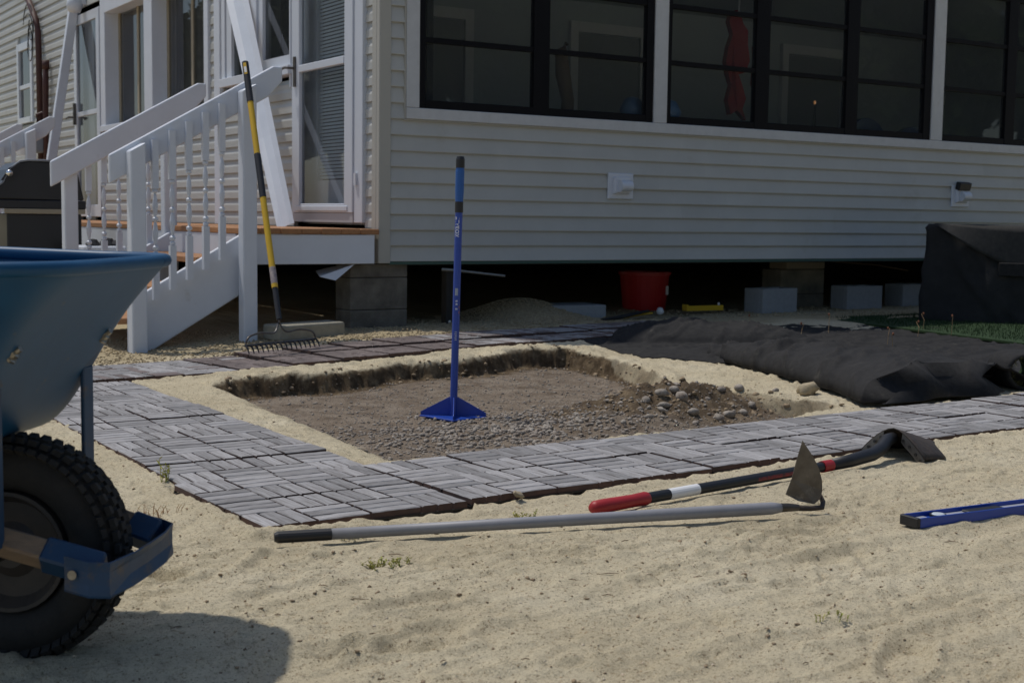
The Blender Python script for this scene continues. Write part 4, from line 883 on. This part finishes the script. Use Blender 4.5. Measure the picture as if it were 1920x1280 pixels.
# ------------------------------------------------------------------ bow rake
t = empty('bow_rake', (0,0,0), 0, 'bow rake with yellow and black handle leaning on the stair post', 'rake')
H0 = Vector((-1.19,-1.06,.135)); H1 = Vector((-1.065,-.235,1.66)); HB = H0.lerp(H1, .055)
def seg_(a, c): return [tuple(HB.lerp(H1, a)), tuple(HB.lerp(H1, c))]
for nm_, a, c, r_, m in (('ferrule',.0,.115,.0155,'black'),('yellow_shaft',.115,.455,.0175,'yellow'),('black_sleeve',.455,.625,.019,'black'),('yellow_shaft',.625,.835,.0175,'yellow'),('grip',.835,1.0,.0195,'black')):
    b = MB(); b.tube(seg_(a, c), r_, 16); b.build(nm_, M_[m], t)
P = HB.lerp(H1, .15); b = MB(); b.tube([tuple(HB.lerp(H1,.13)), tuple(HB.lerp(H1,.19))], .0182, 14); b.build('worn_label', mat('torn_label', (.45,.38,.34), .7, col2=(.12,.10,.14), vs=60), t)
P = HB.lerp(H1, .985); b = MB(); d_ = (H1-HB).normalized(); sidev = Vector((-.54,-.84,0)); sidev = (sidev-d_*sidev.dot(d_)).normalized(); crs = d_.cross(sidev)
for k, (m, a0, a1) in enumerate((('yellow',.945,.992),('label',.952,.975))):
    p0, p1 = HB.lerp(H1,a0)+sidev*(.0197+.0006*k), HB.lerp(H1,a1)+sidev*(.0197+.0006*k); w_ = .009-.002*k
    MB().add([p0-crs*w_, p0+crs*w_, p1+crs*w_, p1-crs*w_], [(0,1,2,3)]).build('end_badge', M_[m], t)
A, B = Vector((-1.425,-1.14,.098)), Vector((-.955,-.98,.105)); axd = (B-A).normalized()
for E_, sgn in ((A, -1), (B, 1)):
    mid = HB; b = MB(); pts = [HB, HB+Vector((0,0,-.03))+axd*.01*sgn, HB.lerp(E_, .18)+Vector((0,-.01,-.045)), HB.lerp(E_, .55)+Vector((0,.0,.005)), HB.lerp(E_, .85)+Vector((0,0,.03)), E_+axd*(-.012*sgn)+Vector((0,0,.03)), E_]
    q = []                                                # smooth the bow
    for i in range(len(pts)-1):
        p0, p1, p2, p3 = pts[max(i-1,0)], pts[i], pts[i+1], pts[min(i+2,len(pts)-1)]
        for k in range(6):
            s = k/6; q.append(.5*((2*p1)+(p2-p0)*s+(2*p0-5*p1+4*p2-p3)*s*s+(3*p1-p0-3*p2+p3)*s**3))
    q.append(pts[-1]); b.tube(q, .0055, 8); b.build('bow', M_['steel'], t, smooth=True)
b = MB(); b.tube([A, B], .008, 8); b.build('head_bar', M_['steel'], t)
for i in range(16):
    p = A.lerp(B, i/15); b = MB(); b.tube([p, p+Vector((.005,-.02,-.012)), p+Vector((.008,-.035,-.040))], [.0065,.0055,.003], 6); b.build('tine', M_['black'], t)

# ------------------------------------------------------------------ hoe, shovel and level on the sand
t = empty('draw_hoe', (0,0,0), 0, 'hoe with long grey pole and rusty upright blade lying on the sand', 'hoe')
h0, h1 = Vector((-2.80,-4.845,.020)), Vector((-1.50,-5.215,.026))
def lp(s): return tuple(h0.lerp(h1, s))
b = MB(); b.tube([lp(0), lp(.006), lp(.10)], [.010,.0145,.0145], 16); b.build('end_grip', M_['black'], t)
b = MB(); b.tube([lp(.10), lp(.5), lp(.9), lp(.965), lp(.985)], [.0135,.0145,.0165,.0165,.012], 18); b.build('pole', M_['greypole'], t, smooth=True)
b = MB(); b.tube([lp(.98), lp(1.0), tuple(h1+Vector((.03,-.008,-.002)))], [.0125,.0115,.009], 12); b.build('ferrule', M_['steel'], t)
b = MB(); b.tube([h1+Vector((.02,-.005,-.002)), h1+Vector((.07,-.012,-.008)), h1+Vector((.115,-.012,-.010)), h1+Vector((.135,.005,.0)), h1+Vector((.130,.014,.02))], [.0085,.007,.007,.007,.006], 10); b.build('neck', M_['rust'], t, smooth=True)
bl = [(-.052,.0),(-.035,.045),(-.02,.10),(-.004,.150),(.012,.125),(.028,.098),(.040,.070),(.047,.040),(.047,.012),(.040,-.010),(.022,-.024),(-.02,-.016)]
rt = Vector((.843,-.538,0)); upv = Vector((-.06,.03,1)).normalized(); P0 = h1+Vector((.085,.02,.02)); nrm = Vector((.538,.843,0))
b = MB(); b.prism([tuple(P0+rt*x+upv*z+nrm*(.01*(x/.05)**2)) for x, z in bl], tuple(nrm*.004)); b.build('blade', mat('hoe_blade', (.17,.145,.115), .55, metal=.3, col2=(.085,.068,.05), vs=18, dirt=(.36,.31,.24), ds=17, dthr=.55), t)
t = empty('digging_shovel', (0,0,0), 0, 'shovel with red grip and black handle lying face down on the sand', 'shovel')
s0, s1 = Vector((-1.955,-4.955,.022)), Vector((-.93,-4.815,.024)); dr_ = (s1-s0)
def sp_(s): return tuple(s0+dr_*s)
b = MB(); b.tube([sp_(0), sp_(.012), sp_(.05), sp_(.15), sp_(.195), sp_(.205)], [.011,.0185,.0195,.0175,.0195,.017], 16); b.build('grip', M_['red'], t, smooth=True)
b = MB(); b.tube([sp_(.205), sp_(.98)], .0155, 16); b.build('shaft', M_['black'], t, smooth=False)
b = MB(); b.tube([sp_(.285), sp_(.40)], .0159, 16); b.build('white_sticker', M_['label'], t)
b = MB(); b.tube([sp_(.645), sp_(.86)], .0157, 16, flat=.9); o = b.build('red_print', mat('red_print_film', (.30,.015,.02), .5, col2=(.012,.012,.014), vs=70), t)
b = MB(); b.tube([sp_(.955), sp_(1.0)], .0185, 16); b.build('red_ring', M_['red'], t)
b = MB(); b.tube([sp_(1.0), tuple(s1+Vector((.10,.012,.004))), tuple(s1+Vector((.22,.03,.012))), tuple(s1+Vector((.28,.05,.022))), tuple(s1+Vector((.335,.075,.042))), tuple(s1+Vector((.38,.09,.046)))], [.018,.021,.022,.022,.022,.018], 16); b.build('neck', M_['black'], t, smooth=True)
hc = s1+Vector((.375,.085,.030)); fx = Vector((.985,.06,-.06)).normalized(); fy = Vector((-.10,.98,.0)).normalized()
b = MB(); vs = []; NU, NV = 10, 12
for i in range(NU+1):
    for k in range(NV+1):
        u = i/NU; v = (k/NV)*2-1; hw = .125*(1-.12*u-.88*max(0,(u-.45)/.55)**2); z = .062*(1-abs(v)**1.7)*(1-.6*u)-.055*abs(v)**1.5*(1-.5*u)-.03*u; vs.append(hc+fx*(.22*u)+fy*(v*hw)+Vector((0,0,z*.75)))
b.add(vs, [(i*(NV+1)+k, i*(NV+1)+k+1, (i+1)*(NV+1)+k+1, (i+1)*(NV+1)+k) for i in range(NU) for k in range(NV)]); o = b.build('blade', M_['rust'], t, smooth=True); o.modifiers.new('s','SOLIDIFY').thickness = .003
for sg in (-1, 1):
    b = MB(); pts = []
    for k in range(7):
        v = sg*(.30+.70*k/6); z = .062*(1-abs(v)**1.7)-.055*abs(v)**1.5; pts.append((v*.125, z*.75))
    top = [hc+fy*x+Vector((0,0,z)) for x, z in pts]; bot = [hc+fy*(x*.98)+Vector((-.004,0,z-.034+.006*(i == 0)+.012*(i == 6))) for i, (x, z) in enumerate(pts)]
    b.add(top+bot, [(i, i+1, 8+i, 7+i) for i in range(6)]); o = b.build('foot_step', M_['steel'], t); o.modifiers.new('s','SOLIDIFY').thickness = .003
    for x in (.35,.55,.75,.9):
        v = sg*x; z = (.062*(1-abs(v)**1.7)-.055*abs(v)**1.5)*.75; p = hc+fy*(v*.125)+Vector((-.0065,0,z-.018)); MB().lathe([(0,-.001),(.0055,-.001),(.0055,.001),(0,.001)], 10, tuple(p), 'x').build('hole', M_['black'], t)
t = empty('spirit_level', (-1.315,-5.462,.004), R(-4), 'blue I-beam spirit level lying flat on the sand', 'level')
ln = 1.2
b = MB(); b.box((.012,-.031,0),(ln,-.026,.026)); b.box((.012,.026,0),(ln,.031,.026)); b.box((.012,-.0258,.010),(ln,.0258,.014)); b.build('beam', M_['blue'], t, bevel=.001)
b = MB(); b.box((0,-.032,0),(.0118,.032,.0265)); b.build('end_cap', M_['black'], t, bevel=.002)
b = MB(); b.box((.03,-.0255,.0142),(.075,.0255,.0155)); b.box((.14,-.0255,.0142),(ln-.05,.0255,.0155)); b.build('web_face', mat('silver_web', (.42,.43,.46), .5, metal=.3), t)
b = MB(); b.lathe([(0,.0142),(.022,.0142),(.022,.022),(0,.022)], 20, (.105,0,0)); b.build('vial_ring', M_['black'], t)
b = MB(); b.lathe([(0,.0222),(.017,.0222),(.015,.0245),(0,.025)], 18, (.105,0,0)); b.build('vial', mat('vial_plastic', (.62,.68,.72), .2), t)
b = MB(); b.box((.21,-.021,.0157),(.34,.021,.021)); b.build('hand_hold', M_['black'], t, bevel=.003)

# ------------------------------------------------------------------ wheelbarrow
wbz = math.atan2(-.63,.78)
t = empty('wheelbarrow', (-3.49,-5.337,-.008), wbz, 'blue steel wheelbarrow with knobbly tyre at the left edge', 'wheelbarrow')
def rr_outline(u0, u1, hw, rf, n=9):                     # rounded rectangle outline, counter clockwise
    P = []
    for (cx, cy, a0, r_) in ((u1-rf, hw-rf, 0, rf), (u0+.12, hw-.12, 90, .12), (u0+.12, -hw+.12, 180, .12), (u1-rf, -hw+rf, 270, rf)):
        for k in range(n): a = R(a0+90*k/(n-1)); P.append((cx+r_*math.cos(a), cy+r_*math.sin(a)))
    return P
lev = [(.385,-.50,-.05,.20,.07),(.393,-.53,-.01,.23,.09),(.44,-.60,.025,.265,.10),(.545,-.74,.075,.305,.12),(.63,-.82,.135,.33,.15),(.695,-.88,.205,.345,.19)]
b = MB(); n = 36
for (z, u0_, u1_, hw, rf) in lev: b.v += [(x, y, z+.02*(x < -.3)*(z > .6)) for x, y in rr_outline(u0_, u1_, hw, rf)]
b.f += [(i*n+k, i*n+(k+1)%n, (i+1)*n+(k+1)%n, (i+1)*n+k) for i in range(len(lev)-1) for k in range(n)]+[tuple(range(n-1,-1,-1))]
o = b.build('tray', M_['barrow'], t, smooth=True); o.modifiers.new('s','SOLIDIFY').thickness = -.004; sb = o.modifiers.new('sub','SUBSURF'); sb.levels = sb.render_levels = 2
ol = rr_outline(-.88,.205,.345,.19); b = MB(); pts = [(x,y,.70+.02*(x < -.3)) for x, y in ol]; b.tube(pts+[pts[0]], .0125, 10, cap=False); b.build('rim', M_['barrow'], t, smooth=True)
W_C = (0,0,.195)
b = MB(); pr = []
for k in range(20):
    a = 2*math.pi*k/20; pr.append((.150+.047*math.cos(a), .050*math.sin(a)*(1-.12*math.cos(a))))
b.lathe(pr, 56, W_C, 'y', closed=True); wh = b.build('tyre', M_['rubber'], t, smooth=True)
b = MB()
for row, (yo, rad_, tl) in enumerate(((-.043,.186,-.55),(-.022,.1985,-.15),(0,.2005,0),(.022,.1985,.15),(.043,.186,.55))):
    for k in range(54):
        a = 2*math.pi*(k+.5*(row % 2))/54; c, s_ = math.cos(a), math.sin(a); m = Matrix.Rotation(-a+math.pi/2, 3, 'Y') @ Matrix.Rotation(tl, 3, 'X')
        cc_ = Vector((rad_*c, yo, .195+rad_*s_)); vs = [m @ Vector(p) for p in ((-.0085,-.0095,-.007),(.0085,-.0095,-.007),(.0085,.0095,-.007),(-.0085,.0095,-.007),(-.007,-.008,.0025),(.007,-.008,.0025),(.007,.008,.0025),(-.007,.008,.0025))]
        b.add([v+cc_ for v in vs], [(0,3,2,1),(4,5,6,7),(0,1,5,4),(1,2,6,5),(2,3,7,6),(3,0,4,7)])
b.build('tread_knobs', M_['rubber'], wh)
b = MB(); b.lathe([(.0,-.030),(.03,-.032),(.05,-.016),(.085,-.016),(.100,-.040),(.107,-.040),(.104,-.012),(.104,.012),(.107,.040),(.100,.040),(.085,.016),(.05,.016),(.03,.032),(0,.03)], 36, W_C, 'y'); b.build('rim_disc', mat('dusty_black_rim', (.03,.027,.025), .6, col2=(.07,.055,.045), vs=12), wh, smooth=False)
b = MB(); b.tube([(0,-.16,.195),(0,.16,.195)], .010, 10); b.build('axle', M_['steel'], t)
for sg in (-1, 1):
    b = MB(); p0, p1 = Vector((.205,sg*.122,.195)), Vector((-1.35,sg*.31,.63)); d_ = (p1-p0); ln_ = d_.length; q = Vector((1,0,0)).rotation_difference(d_.normalized()).to_matrix()
    b.box((0,-.019,-.022),(ln_,.019,.022), q, (0,0,0)); b.build('wooden_handle', M_['handlewood'], t, loc=tuple(p0), bevel=.004)
    b = MB(); b.box((-.006,-.0225,-.0262),(.095 if sg < 0 else .05,.0225,.0262), q, (0,0,0)); b.build('handle_shoe', M_['barrow2'], t, loc=tuple(p0), bevel=.004)
    b = MB(); b.lathe([(0,0),(.008,0),(.007,.003),(0,.004)], 12, (0,0,0), 'y'); b.build('rivet', M_['bolt'], t, loc=(.180,sg*.124+(-.050 if sg < 0 else .028),.198))
    u_ = .095; b = MB(); y_ = sg*.178
    b.box((u_-.045,y_-.021,.235),(u_-.037,y_+.021,.50)); b.prism([(u_-.045,y_-.021,.50),(u_-.037,y_-.021,.50),(u_+.000,y_-.021,.575),(u_-.006,y_-.021,.583)], (0,.042,0)); b.build('tray_strut', M_['barrow2'], t, bevel=.002)
    b = MB(); b.lathe([(0,0),(.016,0),(.016,.004),(.011,.005),(.011,.014),(.006,.015),(.006,.024),(0,.024)], 8, (0,0,0), 'x'); b.build('bolt', M_['bolt'], t, loc=(u_-.014,y_,.556), rot=(0,R(-30),0))
    b = MB(); b.tube([(-.62,sg*.25,.40),(-.70,sg*.27,.2),(-.74,sg*.27,.02),(-.60,sg*.26,.015)], .014, 8); b.build('leg', M_['barrow2'], t)
    b = MB(); b.box((-.14,sg*.15-.02,.222),(-.03,sg*.15+.02,.232)); b.build('axle_bracket', M_['barrow2'], t)
b = MB(); b.tube([(.052,-.178,.505),(.050,0,.50),(.052,.178,.505)], .007, 8); b.build('cross_brace', M_['barrow2'], t)
g = MB(); sec = [(-.030,.002),(-.027,.009),(-.010,-.004),(.012,-.004),(.026,.007),(.029,.010)]   # pressed strap section: height, bulge forward
path = [(x_-.03, y_, z_+.050) for x_, y_, z_ in [(.195,-.166,.150),(.235,-.165,.140),(.262,-.148,.136),(.268,-.07,.136),(.270,0,.137),(.268,.07,.138),(.262,.135,.138),(.235,.150,.142),(.195,.150,.150)]]
vs = []
for i, p in enumerate(path):
    a, c = path[max(i-1,0)], path[min(i+1,len(path)-1)]; tx_, ty_ = c[0]-a[0], c[1]-a[1]; l = math.hypot(tx_, ty_); nx_, ny_ = ty_/l, -tx_/l
    bl_ = .7 if 2 < i < 6 else .15
    for h, o_ in sec: vs.append((p[0]+nx_*o_*bl_, p[1]+ny_*o_*bl_, p[2]+h))
g.add(vs, [(i*6+k, i*6+k+1, (i+1)*6+k+1, (i+1)*6+k) for i in range(len(path)-1) for k in range(5)])
o = g.build('nose_guard', M_['barrow2'], t); o.modifiers.new('s','SOLIDIFY').thickness = .003

# ------------------------------------------------------------------ weeds
def weed(name, x, y, n, h, spread, m, label, seed, leafy=True, group=None):
    r2 = random.Random(seed); t = empty(name, (x, y, gz1(x, y)), 0, label, 'weed', group); b = MB(); lv = MB()
    for i in range(n):
        a = r2.uniform(0, 6.283); bx, by = r2.gauss(0, spread*.4), r2.gauss(0, spread*.25); hh = h*r2.uniform(.5, 1); dx, dy = .5*hh*math.cos(a), .5*hh*math.sin(a)
        b.tube([(bx,by,-.004),(bx+dx*.4,by+dy*.4,hh*.6),(bx+dx,by+dy,hh)], [.0012,.001,.0006], 5)
        for k in range(7 if leafy else 3):
            s = r2.uniform(.15, 1); p = Vector((bx+dx*s, by+dy*s, hh*s)); d = Vector((r2.gauss(0,1), r2.gauss(0,1), r2.uniform(.1,.9))).normalized()*r2.uniform(.3,.6)*min(h,.035)*(1 if leafy else .35); c = d.cross(Vector((.2,.4,.9))).normalized()*d.length*.22
            lv.add([p, p+d*.5+c, p+d, p+d*.5-c], [(0,1,2,3)])
    for nm2, q2 in (('stems', b), ('leaves', lv)): q2.build(nm2, m, t)['kind'] = 'stuff'
weed('grass_sprig', -2.80,-4.02, 7, .075, .02, M_['weed'], 'green grass sprig at the outer edge of the left path', 1)
weed('low_weed', -2.66,-5.14, 26, .022, .07, M_['weed'], 'yellow green creeping weed in the foreground sand', 2)
weed('low_weed', -2.60,-4.86, 14, .018, .05, M_['weed'], 'tiny green weed between path corner and hoe', 3)
weed('dry_weed', -2.94,-4.38, 22, .028, .09, M_['weedred'], 'reddish dry weed beside the left path corner', 4, False)
weed('dry_weed', -3.05,-4.25, 16, .03, .07, M_['weedred'], 'straw coloured dry weed near the wheelbarrow nose', 5, False)
weed('low_weed', -2.11,-4.86, 12, .02, .06, M_['weed'], 'faint green weed by the front edge of the path', 6)
weed('low_weed', -2.10,-5.95, 10, .014, .06, M_['weed'], 'flat olive weed in the lower right sand', 7)
weed('dry_weed', -1.70,-.92, 14, .035, .05, M_['weedred'], 'dry yellow weed at the foot of the lower stair post', 8, False)
for i in range(16):
    x, y = 1.9+2.9*rnd.random(), -.75-2.0*rnd.random(); z = .055; h = rnd.uniform(.06,.13)
    t = empty('flower_stalk', (x, y, z), rnd.uniform(0,6), 'thin reddish flower stalk rising from the turf and fabric', 'stalk', 'dry flower stalks in the turf')
    MB().tube([(0,0,0),(rnd.uniform(-.01,.01),0,h*.6),(rnd.uniform(-.02,.02),0,h)], [.002,.0018,.0015], 5).build('stem', M_['weedred'], t)
    MB().lathe([(0,-.01),(.006,-.004),(.007,.004),(0,.012)], 7, (0,0,h)).build('bud', mat('bud', (.20,.07,.03), .8) if i == 0 else bpy.data.materials['bud'], t)

# ------------------------------------------------------------------ trees behind the camera (seen as reflections in the glass)
r2 = np.random.RandomState(3)
lobes = [(r2.normal(0, 1.2), r2.normal(0, 1.2), 3.2+4.6*r2.rand(), .9+.8*r2.rand()) for _ in range(16)]
def crown(rs_):
    l = lobes[rs_.randint(len(lobes))]; d = rs_.normal(size=3); d /= np.linalg.norm(d); return np.array(l[:3])+d*l[3]*(.6+.4*rs_.rand())
CR = leaves(9000, crown, .26, 8); CR.materials.append(M_['leaf'])
b = MB(); b.tube([(0,0,-.1),(.05,.03,1.5),(-.05,.1,3.5),(.1,0,6)], [.22,.17,.12,.04], 8)
for k in range(6): a = k*1.05; b.tube([(0,.05,2.4+.4*k),(1.0*math.cos(a),1.0*math.sin(a),3.4+.5*k),(1.7*math.cos(a),1.7*math.sin(a),4.2+.5*k)], [.07,.05,.02], 6)
TR = b.mesh('trunk'); TR.materials.append(M_['bark'])
spots = [(4,-21,1.0),(9,-24,1.2),(14,-22,1.1),(19,-25,1.3),(25,-23,1.2),(31,-26,1.3),(-2,-26,1.1),(36,-22,1.3),(11.5,-29,1.5),(17,-30,1.5),(22,-30,1.5),(28,-31,1.5),(6.5,-28,1.4),(-11,24,1.1),(-15,17,1.0),(-13,33,1.2)]
for i, (x, y, s) in enumerate(spots):
    t = empty('yard_tree', (x, y, 0), i*1.3, 'leafy tree across the yard, seen only as a reflection in the windows', 'tree', 'trees reflected in the windows'); t.scale = (s,s,s)
    link('crown', CR, t); link('trunk', TR, t)
S.cycles.max_bounces = 6; S.cycles.transparent_max_bounces = 12
